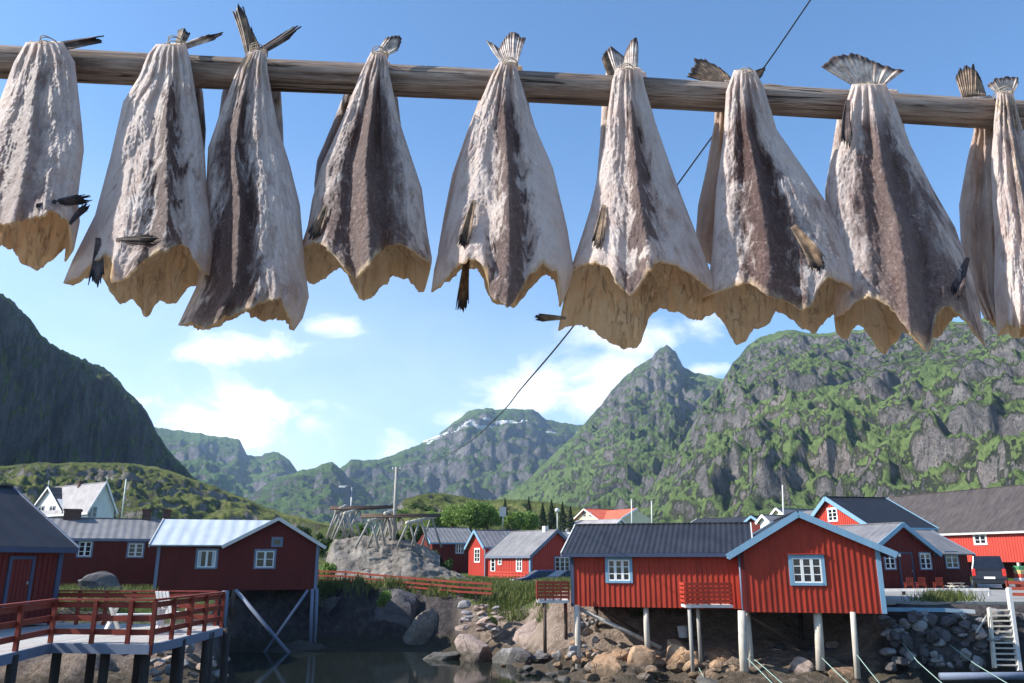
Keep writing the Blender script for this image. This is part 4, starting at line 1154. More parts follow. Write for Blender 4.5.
                mb = MB().box((x0, ye - .012 if side == 0 else ye - .03, ze - .06), (x1, ye + .03 if side == 0 else ye + .012, ze + dz - .01)); mb.build('fascia', fascia, s.root)
        if ridge_cap:
            mb = MB()
            if s.kind == 'gable': mb.beam((s.rx, -g, Rg + t * 1.15), (s.rx, D + g, Rg + t * 1.15), .22, .05)
            else: mb.beam((-g, D / 2, Rg + t * 1.15), (W + g, D / 2, Rg + t * 1.15), .22, .05)
            mb.build('ridge_cap', s.roof, s.root)
    def chimney(s, x, y, z, w=.5, h=.9, mat=None):
        mb = MB().box((x - w/2, y - w/2, z - .6), (x + w/2, y + w/2, z + h)).box((x - w/2 - .05, y - w/2 - .05, z + h + .002), (x + w/2 + .05, y + w/2 + .05, z + h + .12))
        mb.build('chimney', mat or MAT['brick'], s.root)
    def stilt(s, px, ytop, ybot, Y, rad=.11, mat=None, name='stilt', px2=None):
        a = P(px, ytop, Y); b = P(px if px2 is None else px2, ybot, Y)
        if px2 is None: b.x = a.x
        a.z = s.base + .05
        inv = s.root.matrix_basis.inverted()
        MB().tube([inv @ a, inv @ ((a + b) / 2 + Vector((random.uniform(-.02, .02), 0, 0))), inv @ (b - Vector((0, 0, .25)))], [rad, rad * 1.02, rad * 1.06], 12).build(name, mat or MAT['grey_wood'], s.root)
    def brace(s, a, b, rad=.08, mat=None, name='brace'):
        inv = s.root.matrix_basis.inverted()
        MB().tube([inv @ a, inv @ b], rad, 8).build(name, mat or MAT['grey_wood'], s.root)

def slope_pts(px0, px1, Y0, Y1): return XY(px0, Y0), XY(px1, Y1)

# ---- right: long cabin on stilts (parallel to the picture)
A = House('boathouse', 'long red boathouse on pale log stilts, black corrugated roof and one nine pane window', 'boathouse',
          XY(571, 34.6), XY(745, 32.7), P(571, 606.3, 34.6).z, 5.6, 0, 0, 'long', MAT['red_sun'], MAT['darkblue'], MAT['roof_black'], ov=.34, gov=.32)
A.eave = A.pix('f', 640, 555)[1] + .12; A.ridge = P(640, 526, 36.4).z - A.base
A.window('f', (605.5, 557, 632.5, 583), 3, 3, MAT['blue_trim'], MAT['white'], wc=.11)
A.walls(.205, ('f', 'l')); A.roofs(barge=MAT['white_fascia'], fascia=MAT['darkblue'], ribs=.0)
A.corner('f', .05, mat=MAT['darkblue'], width=.14)
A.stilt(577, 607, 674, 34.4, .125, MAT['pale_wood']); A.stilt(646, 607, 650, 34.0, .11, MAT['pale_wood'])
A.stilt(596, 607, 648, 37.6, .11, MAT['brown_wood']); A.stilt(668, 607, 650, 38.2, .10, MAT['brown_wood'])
A.brace(P(579, 608.5, 34.6) , P(661, 648, 34.3), .085, MAT['grey_wood']); A.brace(P(600, 609, 37), P(650, 640, 37.3), .07, MAT['brown_wood'])
def balcony(h, x0, x1, ytop, ydeck, Y, posts, depth, slats=5, pm=None, sparse=False):
    """small railed platform fixed to the house"""
    inv = h.root.matrix_basis.inverted()
    a, b = P(x0, ydeck, Y), P(x1, ydeck, Y); b.z = a.z
    t = P(x0, ytop, Y).z
    L = lambda p: inv @ p
    dv = Vector((0, depth, 0))
    bal = MB().beam(L(a + dv / 2 + Vector((0, 0, -.05))), L(b + dv / 2 + Vector((0, 0, -.05))), depth, .10).build('balcony', MAT['white_fascia'], h.root)
    rl = MB()
    n = 5
    for i in range(n):
        p = a + (b - a) * (i / (n - 1)); rl.beam(L(p + Vector((0, .03, 0))), L(Vector((p.x, p.y + .03, t))), .05, .05)
    for i in range(slats):
        z = a.z + .14 + (t - a.z - .14) * i / (slats - 1)
        rl.beam(L(Vector((a.x, a.y - .012, z))), L(Vector((b.x, b.y - .012, z))), .025, .105)
        if depth > .8:
            rl.beam(L(Vector((a.x - .014, a.y, z))), L(Vector((a.x - .014, a.y + depth, z))), .025, .105)
    rl.build('railing', MAT['red_rail'] if not sparse else MAT['red_sun'], bal)
    for (px, yb, dy) in posts:
        q = P(px, yb, Y + dy)
        MB().tube([L(Vector((q.x, q.y, a.z - .1))), L(Vector((q.x, q.y, q.z - .3)))], .075, 10).build('post', pm or MAT['grey_wood'], bal)
balcony(A, 537.5, 569, 582.5, 600.5, 34.2, [(545, 645, .1), (566, 632, 1.3)], 1.5, 5, MAT['brown_wood'])
balcony(A, 685.5, 733, 584, 605, 32.2, [(693, 673, .1), (700.5, 655, .85)], .85, 5, None, True)

# ---- right: gable fronted cabin on stilts, in front of the long one
Bh = House('cabin', 'red cabin on stilts with pale blue bargeboards, nine pane window in its wide front gable', 'cabin',
           XY(741.5, 31.9), XY(880, 30.9), P(741.5, 612, 31.9).z, 7.0, 0, 0, 'gable', MAT['red_sun'], MAT['blue_trim'], MAT['roof_black_y'], ov=.5, gov=.30)
Bh.eave = Bh.pix('f', 742, 549)[1]; Bh.ridge = Bh.pix('f', 797, 514.5)[1]
Bh.rx = Bh.pix('f', 797.5, 520)[0]
Bh.window('f', (789, 554.5, 825, 585.5), 3, 3, MAT['blue_trim'], MAT['white'], wc=.12, hood=True)
Bh.walls(.205, ('f', 'l')); Bh.roofs(barge=MAT['blue_trim'], fascia=MAT['blue_trim'], barge_w=.24)
Bh.corner('f', Bh.W - .06, mat=MAT['blue_trim'], width=.17); Bh.corner('f', .045, mat=MAT['red_shaded'], width=.10)
MB().tube([Bh.m('l', Bh.D - .1, Bh.eave - .12, .07), Bh.m('l', Bh.D - .1, -.25, .07)], .045, 10).build('downpipe', MAT['bluegrey'], Bh.root)
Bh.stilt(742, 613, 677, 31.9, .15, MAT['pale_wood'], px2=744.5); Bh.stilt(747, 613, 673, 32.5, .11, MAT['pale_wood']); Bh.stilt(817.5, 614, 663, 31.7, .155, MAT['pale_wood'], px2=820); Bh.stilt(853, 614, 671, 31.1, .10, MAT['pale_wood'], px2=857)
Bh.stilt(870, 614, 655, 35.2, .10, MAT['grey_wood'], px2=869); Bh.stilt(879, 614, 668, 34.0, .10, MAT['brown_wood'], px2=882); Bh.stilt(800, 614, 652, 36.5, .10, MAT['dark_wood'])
Bh.brace(P(752, 617, 33.0), P(815, 655, 35.0), .07, MAT['brown_wood'])

# ---- left: cabin with the pale tin roof: long wing with a cross gable at its right
def cabin_left():
    h = House('cabin', 'dark red cabin with pale tin roof, its cross gable standing over tall stilts', 'cabin',
              XY(156.5, 42.0), XY(318.5, 44.0), P(156.5, 591, 42).z, 6.4, 0, 0, 'long', MAT['red_shaded'], MAT['bluegrey'], MAT['roof_tin'], ov=.35, gov=.35)
    h.eave = h.pix('f', 158, 545)[1] + .08
    sl_main = None
    xg = h.pix('f', 228, 560)[0]; xm = h.pix('f', 277.5, 540)[0]; W = h.W; D = h.D
    E = h.eave; Rg = h.pix('f', 277.5, 519)[1]
    h.ridge = Rg
    h.window('f', (195.5, 548.5, 218, 569), 2, 1, MAT['bluegrey'], MAT['white_old'], wc=.10, curtain=True)
    h.window('f', (254, 549, 276, 569), 2, 2, MAT['bluegrey'], MAT['white_old'], wc=.10)
    h.window('f', (271.5, 537, 283, 547), 1, 1, MAT['bluegrey'], MAT['bluegrey'], wc=.09)
    def top(a):
        if a < xg: return E
        return E + (Rg - E) * max(0, (1 - abs(a - xm) / (W - xm)) if a > xm else (a - xg) / (xm - xg))
    mb = MB()
    mb.add([(0,0,0),(W,0,0),(W,0,E),(xm,0,Rg),(xg,0,E),(0,0,E),(0,D,0),(W,D,0),(W,D,E),(0,D,E),(0,D/2,Rg-.05),(xm,D,Rg)],
           [(0,1,2,3,4,5),(1,7,8,2),(6,0,5,10,9),(9,11,8,7,6),(0,6,7,1),(2,8,11,3),(5,4,3,11,10),(9,10,11)])
    n = round(W / .17)
    for i in range(n):
        a = (i + .5) * W / n
        segs = [(0, top(a) - .03)]
        for (b0, b1, q0, q1) in h.openings['f']:
            if a + .03 > b0 and a - .03 < b1:
                new = []
                for lo, hi in segs:
                    if q0 > lo: new.append((lo, min(hi, q0 - .004)))
                    if q1 < hi: new.append((max(lo, q1 + .004), hi))
                segs = new
        for lo, hi in segs:
            if hi - lo > .03: h.wb(mb, 'f', a - .025, a + .025, lo, hi, 0, .022)
    mb.build('wall', MAT['red_shaded'], h.root)
    t = .07; ov = .35
    sl = (Rg - E) / (D / 2); cs = (Rg - E) / (xm - xg); cr = (Rg - E) / (W - xm)
    MB().slab([(-.35, -ov, E - sl*ov + t), (xg - .1, -ov, E - sl*ov + t), (xm, D/2, Rg + t), (-.35, D/2, Rg + t)], t).build('roof', MAT['roof_tin'], h.root)
    MB().slab([(-.35, D/2, Rg + t), (xm, D/2, Rg + t), (W + .3, D + ov, E - sl*ov + t), (-.35, D + ov, E - sl*ov + t)], t).build('roof', MAT['roof_tin'], h.root)
    y0 = -.32
    xl = xg - .28
    MB().slab([(xl, y0, E - cs*.28 + t), (xm, y0, Rg + t + .01), (xm, D/2, Rg + t + .01), (xl, -.30, E - cs*.28 + t)], t).build('roof', MAT['roof_tin'], h.root)
    MB().slab([(W + .3, y0, E - cr*.3 + t), (W + .3, D + .3, E - cr*.3 + t), (xm, D + .3, Rg + t), (xm, y0, Rg + t)], t).build('roof', MAT['roof_slate'], h.root)  # right slope of the tin roof in dark slate, its shade as colour
    MB().beam((xl - .05, y0 - .03, E - cs*.33 + t - .07), (xm, y0 - .03, Rg + t - .06), .05, .17).build('bargeboard', MAT['white_fascia'], h.root)
    MB().beam((xm, y0 - .031, Rg + t - .06), (W + .34, y0 - .031, E - cr*.34 + t - .07), .05, .17).build('bargeboard', MAT['white_fascia'], h.root)
    MB().beam((-.38, -ov, E - sl*ov + t - .04), (-.38, D/2, Rg + t - .04), .05, .18).build('bargeboard', MAT['white_fascia'], h.root)
    h.corner('f', .06, width=.16); h.corner('f', W - .07, width=.17)
    h.stilt(226, 589, 641, 41.0, .17, MAT['bluegrey']); h.stilt(312.5, 589, 646, 43.6, .085, MAT['bluegrey'], px2=310.5); h.stilt(317, 589, 646, 43.9, .085, MAT['bluegrey'], px2=314.5)
    h.stilt(234, 589, 630, 43.0, .10, MAT['brown_wood']); h.stilt(274, 589, 640, 45.0, .09, MAT['brown_wood'])
    h.brace(P(236, 590, 42.4), P(291, 656, 41.9), .10, MAT['bluegrey']); h.brace(P(308, 590, 43.5), P(262, 656, 42.2), .075, MAT['bluegrey'])
    return h
H4 = cabin_left()

# ---- far left: dark roofed house by the deck
H1 = House('house', 'dark red house at the left edge with steep black slate roof and a plank door', 'house',
           XY(-95, 21.5), XY(62, 26.0), P(62, 609, 26).z, 6.0, 0, 0, 'long', MAT['red_shaded'], MAT['darkblue'], MAT['roof_slate'], ov=.35, gov=.22)
H1.eave = H1.pix('f', 60, 549)[1] + .15; H1.ridge = H1.eave + 1.8
H1.door('f', (5, 556, 31, 609), MAT['darkblue'], MAT['red_shaded'])
H1.walls(.19, ('f',), below=.4); H1.roofs(barge=MAT['bluegrey'], fascia=MAT['darkblue'])
H1.corner('f', H1.W - .08, mat=MAT['darkblue'], width=.16)

# ---- red house behind with grey slate roof and two windows
H2 = House('house', 'low red house behind the deck, mottled grey slate roof, two small white windows', 'house',
           XY(20, 47.5), XY(163, 50.5), P(100, 592, 49).z, 5.2, 0, 0, 'long', MAT['red_shaded'], MAT['red_shaded'], MAT['roof_grey'], ov=.2, gov=.25)
H2.eave = H2.pix('f', 100, 538.5)[1]; H2.ridge = P(100, 520, 51.6).z - H2.base
H2.window('f', (77, 540, 93, 557.6), 2, 3, MAT['bluegrey'], MAT['white_old'], wc=.09); H2.window('f', (126.7, 542, 144.5, 558), 2, 3, MAT['bluegrey'], MAT['white_old'], wc=.09)
H2.walls(.2, ('f',), below=.8); H2.roofs(barge=MAT['bluegrey'])
for px, w in ((67, .9), (141, .5), (162, .45)):
    r = XY(px, 51.3); a = (r - H2.p0).dot(H2.u); H2.chimney(a, H2.D / 2 + .1, H2.ridge + .05, w, .45 if px == 67 else .55)

# ---- white villa on the knoll
V = House('villa', 'white wooden villa with pale slate roof and steep central gable on the left', 'villa',
          XY(28, 108), XY(82, 100), P(60, 522, 103).z, 3.2, 0, 0, 'long', MAT['white_old'], MAT['white'], MAT['roof_pale'], ov=.3, gov=.35)
V.eave = V.pix('f', 80, 512)[1] + .3; V.ridge = V.eave + (P(98, 489, 104).z - P(82, 513, 100).z)
V.window('r', (88.3, 507, 91.8, 517), 1, 2, MAT['bluegrey'], MAT['white']); V.window('r', (93, 507, 96.3, 517), 1, 2, MAT['bluegrey'], MAT['white'])
a0 = V.pix('f', 31, 515)[0]; a1 = V.pix('f', 63, 515)[0]; am = V.pix('f', 48.5, 500)[0]; gzh = V.pix('f', 48.5, 488)[1]
ge = V.pix('f', 33, 512)[1]
V.window('f', (38.3, 506, 44, 515.5), 2, 2, MAT['bluegrey'], MAT['white'], wc=.1); V.window('f', (49.5, 506, 55, 515.5), 2, 2, MAT['bluegrey'], MAT['white'], wc=.1)
V.walls(.3, ('r',), below=2); V.roofs(barge=MAT['white'])
MB().add([(a0,.0,V.eave*.3),(a1,.0,V.eave*.3),(a1,.0,ge),(am,.0,gzh),(a0,.0,ge),(a0,2.6,V.eave*.3),(a1,2.6,V.eave*.3),(a1,2.6,ge),(am,2.6,gzh),(a0,2.6,ge)],
         [(0,1,2,3,4),(9,8,7,6,5),(1,6,7,2),(5,0,4,9),(4,3,8,9),(3,2,7,8)]).build('gable', MAT['white_old'], V.root)
for sx, xe in ((-1, a0 - .25), (1, a1 + .25)):
    pl = [(xe, -.3, ge - .3), (am, -.3, gzh + .12), (am, 2.8, gzh + .12), (xe, 2.8, ge - .3)]
    MB().slab(pl if sx < 0 else pl[::-1], .1).build('roof', MAT['roof_pale'] if sx < 0 else MAT['roof_slate'], V.root)  # right slope takes dark slate: its shade is put into the roof colour
    MB().beam((xe, -.34, ge - .36), (am, -.34, gzh + .05), .06, .22).build('bargeboard', MAT['white'], V.root)
MB().tube([(am, -.3, gzh), (am, -.3, gzh + .9)], .05, 6).build('finial', MAT['white'], V.root)
MB().tube([(V.W + .3, V.D / 2, V.ridge), (V.W + .3, V.D / 2, V.ridge + .8)], .05, 6).build('finial', MAT['white'], V.root)
V.chimney(V.W * .55, V.D / 2, V.ridge, .5, .5)

# ---- middle: three small cabins behind the grassy bank
H7 = House('cabin', 'small red cabin with grey slate roof and white triple window, parked cars before its gable', 'cabin',
           XY(488.5, 71), XY(530.5, 66.5), P(530.5, 579.5, 66.5).z, 4.6, 0, 0, 'long', MAT['red_bright'], MAT['bluegrey'], MAT['roof_grey'], ov=.25, gov=.25)
# the gable end is seen at the right: depth follows the picture
r574 = XY(571, 70.6); H7.D = (r574 - H7.p1).length
H7.eave = H7.pix('f', 529, 556)[1] + .08; H7.ridge = H7.eave + 1.95
H7.window('f', (491, 557, 495.7, 572), 1, 3, MAT['white'], MAT['white'], wc=.07); H7.window('f', (498.3, 557, 502, 565), 1, 2, MAT['white'], MAT['white'], wc=.07)
H7.window('f', (516.5, 556, 522.5, 572), 2, 3, MAT['white'], MAT['white'], wc=.08)
H7.window('r', (554, 556, 570, 572.5), 3, 3, MAT['bluegrey'], MAT['white'], wc=.1)
H7.walls(.22, ('f', 'r'), below=.4); H7.roofs(barge=MAT['bluegrey'], fascia=MAT['bluegrey'], barge_w=.26)
H7.corner('f', H7.W - .07, mat=MAT['blue_trim'], width=.18); H7.corner('r', .08, mat=MAT['bluegrey'], width=.18)
MB().box((H7.W*.75, H7.D/2-.25, H7.ridge-.2), (H7.W*.75+.38, H7.D/2+.13, H7.ridge+.42)).build('chimney', MAT['white_old'], H7.root)
def porch():
    a = MB(); inv = H7.root.matrix_basis.inverted()
    A0, A1 = XY(489.5, 69.2), XY(529, 64.8)
    z = H7.base
    for i in range(13):
        q = A0 + (A1 - A0) * i / 12; a.beam(inv @ Vector((q.x, q.y, z - .35)), inv @ Vector((q.x, q.y, z + .55)), .07, .07)
    for dz in (-.12, .12, .34, .55):
        a.beam(inv @ Vector((A0.x, A0.y - .05, z + dz)), inv @ Vector((A1.x, A1.y - .05, z + dz)), .04, .12)
    a.build('porch_railing', MAT['red_bright'], H7.root)
porch()
H6 = House('cabin', 'narrow red cabin, blue edged front gable, middle of three by the trees', 'cabin',
           XY(468.5, 80.5), XY(485.5, 76), P(470, 577, 79).z, 9, 0, 0, 'gable', MAT['red_bright'], MAT['blue_trim'], MAT['roof_grey_y'], ov=.3, gov=.3)
H6.eave = H6.pix('f', 485, 546)[1]; H6.ridge = H6.pix('f', 476.5, 531)[1]
H6.window('f', (474.7, 548, 480.3, 562.5), 2, 3, MAT['white'], MAT['white'], wc=.09)
H6.walls(.24, ('f',), below=.6); H6.roofs(barge=MAT['blue_trim'], barge_w=.28); H6.corner('f', H6.W - .09, mat=MAT['bluegrey'], width=.2)
H5 = House('cabin', 'dark red cabin half hidden by shrubs, leftmost of three by the trees', 'cabin',
           XY(432, 84), XY(474, 86), P(450, 566, 85).z, 5.5, 0, 0, 'long', MAT['red_shaded'], MAT['blue_trim'], MAT['roof_grey'], ov=.3, gov=.3)
H5.eave = H5.pix('f', 450, 543)[1] + .1; H5.ridge = P(450, 528.5, 88).z - H5.base
H5.window('f', (455, 543.5, 464, 554), 3, 2, MAT['bluegrey'], MAT['white'], wc=.09)
H5.walls(.24, ('f',), below=.6); H5.roofs(barge=MAT['blue_trim'], barge_w=.25)
for nm_, a_ in (('cabin', None),): pass

# ---- yellow house with the red roof, and a pale roofed barn before it
Y8 = House('house', 'cream yellow house with bright red tiled roof among the trees', 'house',
           XY(575, 128), XY(600, 122), P(585, 528, 125).z, 7, 0, 0, 'gable', MAT['cream'], MAT['white'], MAT['roof_tile_red'], ov=.4, gov=.4)
Y8.eave = Y8.pix('f', 598, 519)[1]; Y8.ridge = Y8.pix('f', 587.5, 509.3)[1]
Y8.window('f', (583, 512, 586, 517), 1, 2, MAT['bluegrey'], MAT['white']); Y8.window('f', (589, 512, 592, 517), 1, 2, MAT['bluegrey'], MAT['white'])
Y8.walls(0, (), below=2); Y8.roofs(barge=MAT['white'])
# wing with the red roof turned towards us
MB().add([(Y8.W,1,-2),(Y8.W+4.6,1,-2),(Y8.W+4.6,6,-2),(Y8.W,6,-2),(Y8.W,1,Y8.eave),(Y8.W+4.6,1,Y8.eave),(Y8.W+4.6,6,Y8.eave),(Y8.W,6,Y8.eave),(Y8.W,3.5,Y8.ridge-.3),(Y8.W+4.6,3.5,Y8.ridge-.3)],
         [(0,1,5,4),(1,2,6,9,5),(2,3,7,6),(3,0,4,8,7),(4,5,9,8),(8,9,6,7),(0,3,2,1)]).build('wing', MAT['cream'], Y8.root)
MB().slab([(Y8.W*.55,.6,Y8.eave-.1),(Y8.W+4.9,.6,Y8.eave-.1),(Y8.W+4.9,3.5,Y8.ridge-.15),(Y8.W*.55,3.5,Y8.ridge-.15)], .12).build('roof', MAT['roof_tile_red'], Y8.root)
MB().beam((Y8.W+4.95,.55,Y8.eave-.15),(Y8.W+4.95,3.5,Y8.ridge-.2), .07, .3).build('bargeboard', MAT['white'], Y8.root)
S8 = House('barn', 'low barn with a bare pale grey roof in front of the yellow house', 'barn',
           XY(566, 112), XY(607, 108), P(585, 540, 110).z, 7, 1.0, 0, 'long', MAT['white_old'], MAT['white'], MAT['roof_pale'], ov=.3, gov=.3)
S8.eave = S8.pix('f', 585, 532)[1]; S8.ridge = P(590, 520.5, 113).z - S8.base
S8.walls(0, ()); S8.roofs(barge=MAT['white'])

# ---- right: houses behind the quay
H9 = House('house', 'red house with black roof and lit blue edged gable rising behind the gable fronted cabin', 'house',
           XY(808, 63), XY(877, 55), P(840, 590, 59).z, 4.4, 0, 0, 'gable', MAT['red_bright'], MAT['blue_trim'], MAT['roof_black_y'], ov=.3, gov=.3)
H9.eave = H9.pix('f', 876, 526.5)[1]; H9.ridge = H9.pix('f', 829.6, 498)[1]; H9.rx = H9.pix('f', 830, 510)[0]
H9.window('f', (828, 507.5, 838, 521.8), 2, 3, MAT['white'], MAT['white'], wc=.09)
H9.walls(.24, ('f',)); H9.roofs(barge=MAT['blue_trim'], barge_w=.3)
# L-shaped cabin on the quay: gable at the left, long wing at the right
H10 = House('cabin', 'dark red cabin on the quay behind the white railing, with a plank door', 'cabin',
            XY(868, 47.6), XY(934, 50.2), P(905, 591, 49).z, 8, 0, 0, 'gable', MAT['red_shaded'], MAT['darkblue'], MAT['roof_grey_y'], ov=.3, gov=.3)
H10.eave = H10.pix('f', 930, 552)[1]; H10.rx = H10.pix('f', 900.4, 540)[0]; H10.ridge = H10.pix('f', 900.4, 524.5)[1]
H10.window('f', (883.5, 552, 895.3, 570), 2, 3, MAT['bluegrey'], MAT['white_old'], wc=.08); H10.window('f', (919, 552, 931, 570), 2, 3, MAT['bluegrey'], MAT['white_old'], wc=.08)
H10.door('f', (899.5, 552, 913.5, 590), MAT['darkblue'], MAT['red_shaded'])
H10.walls(.2, ('f',)); H10.roofs(barge=MAT['blue_trim'], fascia=MAT['darkblue'], barge_w=.26)
q = H10.pix('f', 897.2, 555)
MB().tube([H10.m('f', q[0], q[1] + .09, .14), H10.m('f', q[0], q[1] - .09, .14)], [.07, .1], 10).build('wall_lamp', MAT['lamp_glass'], H10.root)
dxy = H10.u
w0, w1 = XY(933, 50.6), XY(974, 51.8)
inv = H10.root.matrix_basis.inverted()
lw0, lw1 = inv @ Vector((w0.x, w0.y, H10.base)), inv @ Vector((w1.x, w1.y, H10.base))
def wing():
    x0, x1, y0 = lw0.x - .2, lw1.x, .35
    D = 5.0; E = H10.eave - .02; Rg = E + 1.35
    mb = MB()
    mb.add([(x0,y0,0),(x1,y0,0),(x1,y0,E),(x0,y0,E),(x0,y0+D,0),(x1,y0+D,0),(x1,y0+D,E),(x0,y0+D,E),(x0,y0+D/2,Rg),(x1,y0+D/2,Rg)],
           [(0,1,2,3),(7,6,5,4),(1,5,6,9,2),(4,0,3,8,7),(0,4,5,1),(3,2,9,8),(8,9,6,7)])
    n = round((x1 - x0) / .2)
    for i in range(n):
        a = x0 + (i + .5) * (x1 - x0) / n
        mb.box((a-.028, y0-.03, 0), (a+.028, y0, E-.02))
    mb.build('wing', MAT['red_shaded'], H10.root)
    sl = (Rg - E) / (D / 2)
    MB().slab([(x0-.5,y0-.3,E-.3*sl+.09),(x1+.3,y0-.3,E-.3*sl+.09),(x1+.3,y0+D/2,Rg+.09),(x0-.5,y0+D/2,Rg+.09)], .09).build('roof', MAT['roof_grey'], H10.root)
    MB().slab([(x0-.5,y0+D/2,Rg+.09),(x1+.3,y0+D/2,Rg+.09),(x1+.3,y0+D+.3,E-.3*sl+.09),(x0-.5,y0+D+.3,E-.3*sl+.09)], .09).build('roof', MAT['roof_grey'], H10.root)
    MB().beam((x1+.33,y0-.34,E-.34*sl+.02),(x1+.33,y0+D/2,Rg+.03), .05, .2).build('bargeboard', MAT['bluegrey'], H10.root)
    # its window
    a0, z1 = H10.pix('f', 949.4, 551); a1, z0 = H10.pix('f', 962.6, 569)
    k = 1.02
    sub = House.__new__(House); sub.__dict__.update(H10.__dict__); sub.openings = {'f': [], 'r': [], 'l': []}
    sub.m = lambda w, a, z, o=0.0: Vector((a, y0 - .03 - o, z))
    sub.window('f', (949.4, 551, 962.8, 569), 2, 3, MAT['bluegrey'], MAT['white_old'], wc=.08)
wing()
# long warehouse at the far right
H11 = House('warehouse', 'long bright red warehouse at the right edge with huge stained brown roof', 'warehouse',
            XY(866, 84), XY(1085, 63), P(960, 592, 74).z, 9.0, 0, 0, 'long', MAT['red_bright'], MAT['white_fascia'], MAT['roof_brown'], ov=.35, gov=.4)
H11.eave = H11.pix('f', 985, 530)[1]; H11.ridge = P(985, 491.5, 77.5).z - H11.base
for zz in (0,):
    pass
H11.window('f', (973.5, 530.5, 987, 545), 2, 3, MAT['white'], MAT['white'], wc=.12)
zl = H11.pix('f', 985, 562)[1]
def warehouse_walls():
    W, D, E, Rg = H11.W, H11.D, H11.eave, H11.ridge
    mb = MB().add([(0,0,zl),(W,0,zl),(W,0,E),(0,0,E),(0,D,zl),(W,D,zl),(W,D,E),(0,D,E),(0,D/2,Rg),(W,D/2,Rg)],
           [(0,1,2,3),(7,6,5,4),(1,5,6,9,2),(4,0,3,8,7),(0,4,5,1),(3,2,9,8),(8,9,6,7)])
    n = round(W / .26); b0, b1, q0, q1 = H11.openings['f'][0]
    for i in range(n):
        a = (i + .5) * W / n
        if b0 - .05 < a < b1 + .05:
            H11.wb(mb, 'f', a-.03, a+.03, zl, q0-.01, 0, .03)
        else: H11.wb(mb, 'f', a-.03, a+.03, zl, E-.05, 0, .03)
    mb.build('wall', MAT['red_bright'], H11.root)
    MB().box((.2, 3.0, -.5), (W-.2, D-.1, zl-.004)).build('ground_floor', MAT['red_shaded'], H11.root)
    for i in range(9):
        a = .15 + (W - .3) * i / 8
        MB().box((a-.1, .05, -.5), (a+.1, .25, zl-.004)).build('post', MAT['white_fascia'], H11.root)
warehouse_walls(); H11.roofs(barge=MAT['white_fascia'], fascia=MAT['white_fascia'])
# low roofs and small gables glimpsed over the black corrugated roof
R12 = House('shed', 'low dark roofed shed with a small white gable end showing over the black boathouse roof', 'shed',
            XY(690, 92), XY(748, 88), P(700, 545, 90).z, 6, 1.8, 0, 'long', MAT['white_old'], MAT['white'], MAT['roof_slate'], ov=.25, gov=.2)
R12.eave = R12.pix('f', 700, 526)[1]; R12.ridge = P(700, 519.3, 94).z - R12.base; R12.walls(0, ()); R12.roofs(barge=MAT['white'])
for (lb, x0, x1, xm, yp, ye, Y, wall, rf, dd) in (
        ('small house with a bright white gable just left of the gable fronted cabin peak', 763, 773, 767, 515.5, 521, 84, 'white', 'roof_grey_y', 7),
        ('cream gabled house with a long grey roof behind the gable fronted cabin', 776, 788, 781, 508.5, 514.5, 100, 'cream', 'roof_grey_y', 8),
        ('small dark shed with blue edged gable beside the white gabled house', 750, 763, 757, 516.5, 521.5, 86, 'red_shaded', 'roof_slate', 6)):
    g_ = House('house', lb, 'house' if 'shed' not in lb else 'shed', XY(x0, Y), XY(x1, Y - 1.5), P(xm, 548, Y).z, dd, 0, 0, 'gable', MAT[wall], MAT['white'] if wall != 'red_shaded' else MAT['blue_trim'], MAT[rf], ov=.3, gov=.3)
    g_.eave = g_.pix('f', xm, ye)[1]; g_.ridge = g_.pix('f', xm, yp)[1]
    g_.walls(0, ()); g_.roofs(barge_w=.25)
    MB().slab([(g_.W*.5, 1.5, g_.eave), (g_.W + 5, 1.5, g_.eave), (g_.W + 5, 5, g_.ridge - .1), (g_.W*.5, 5, g_.ridge - .1)], .15).build('side_roof', MAT['roof_grey'], g_.root)
    MB().box((g_.W + .02, 1.8, 0), (g_.W + 4.7, 7, g_.eave - .2)).build('side_wall', MAT[wall], g_.root)
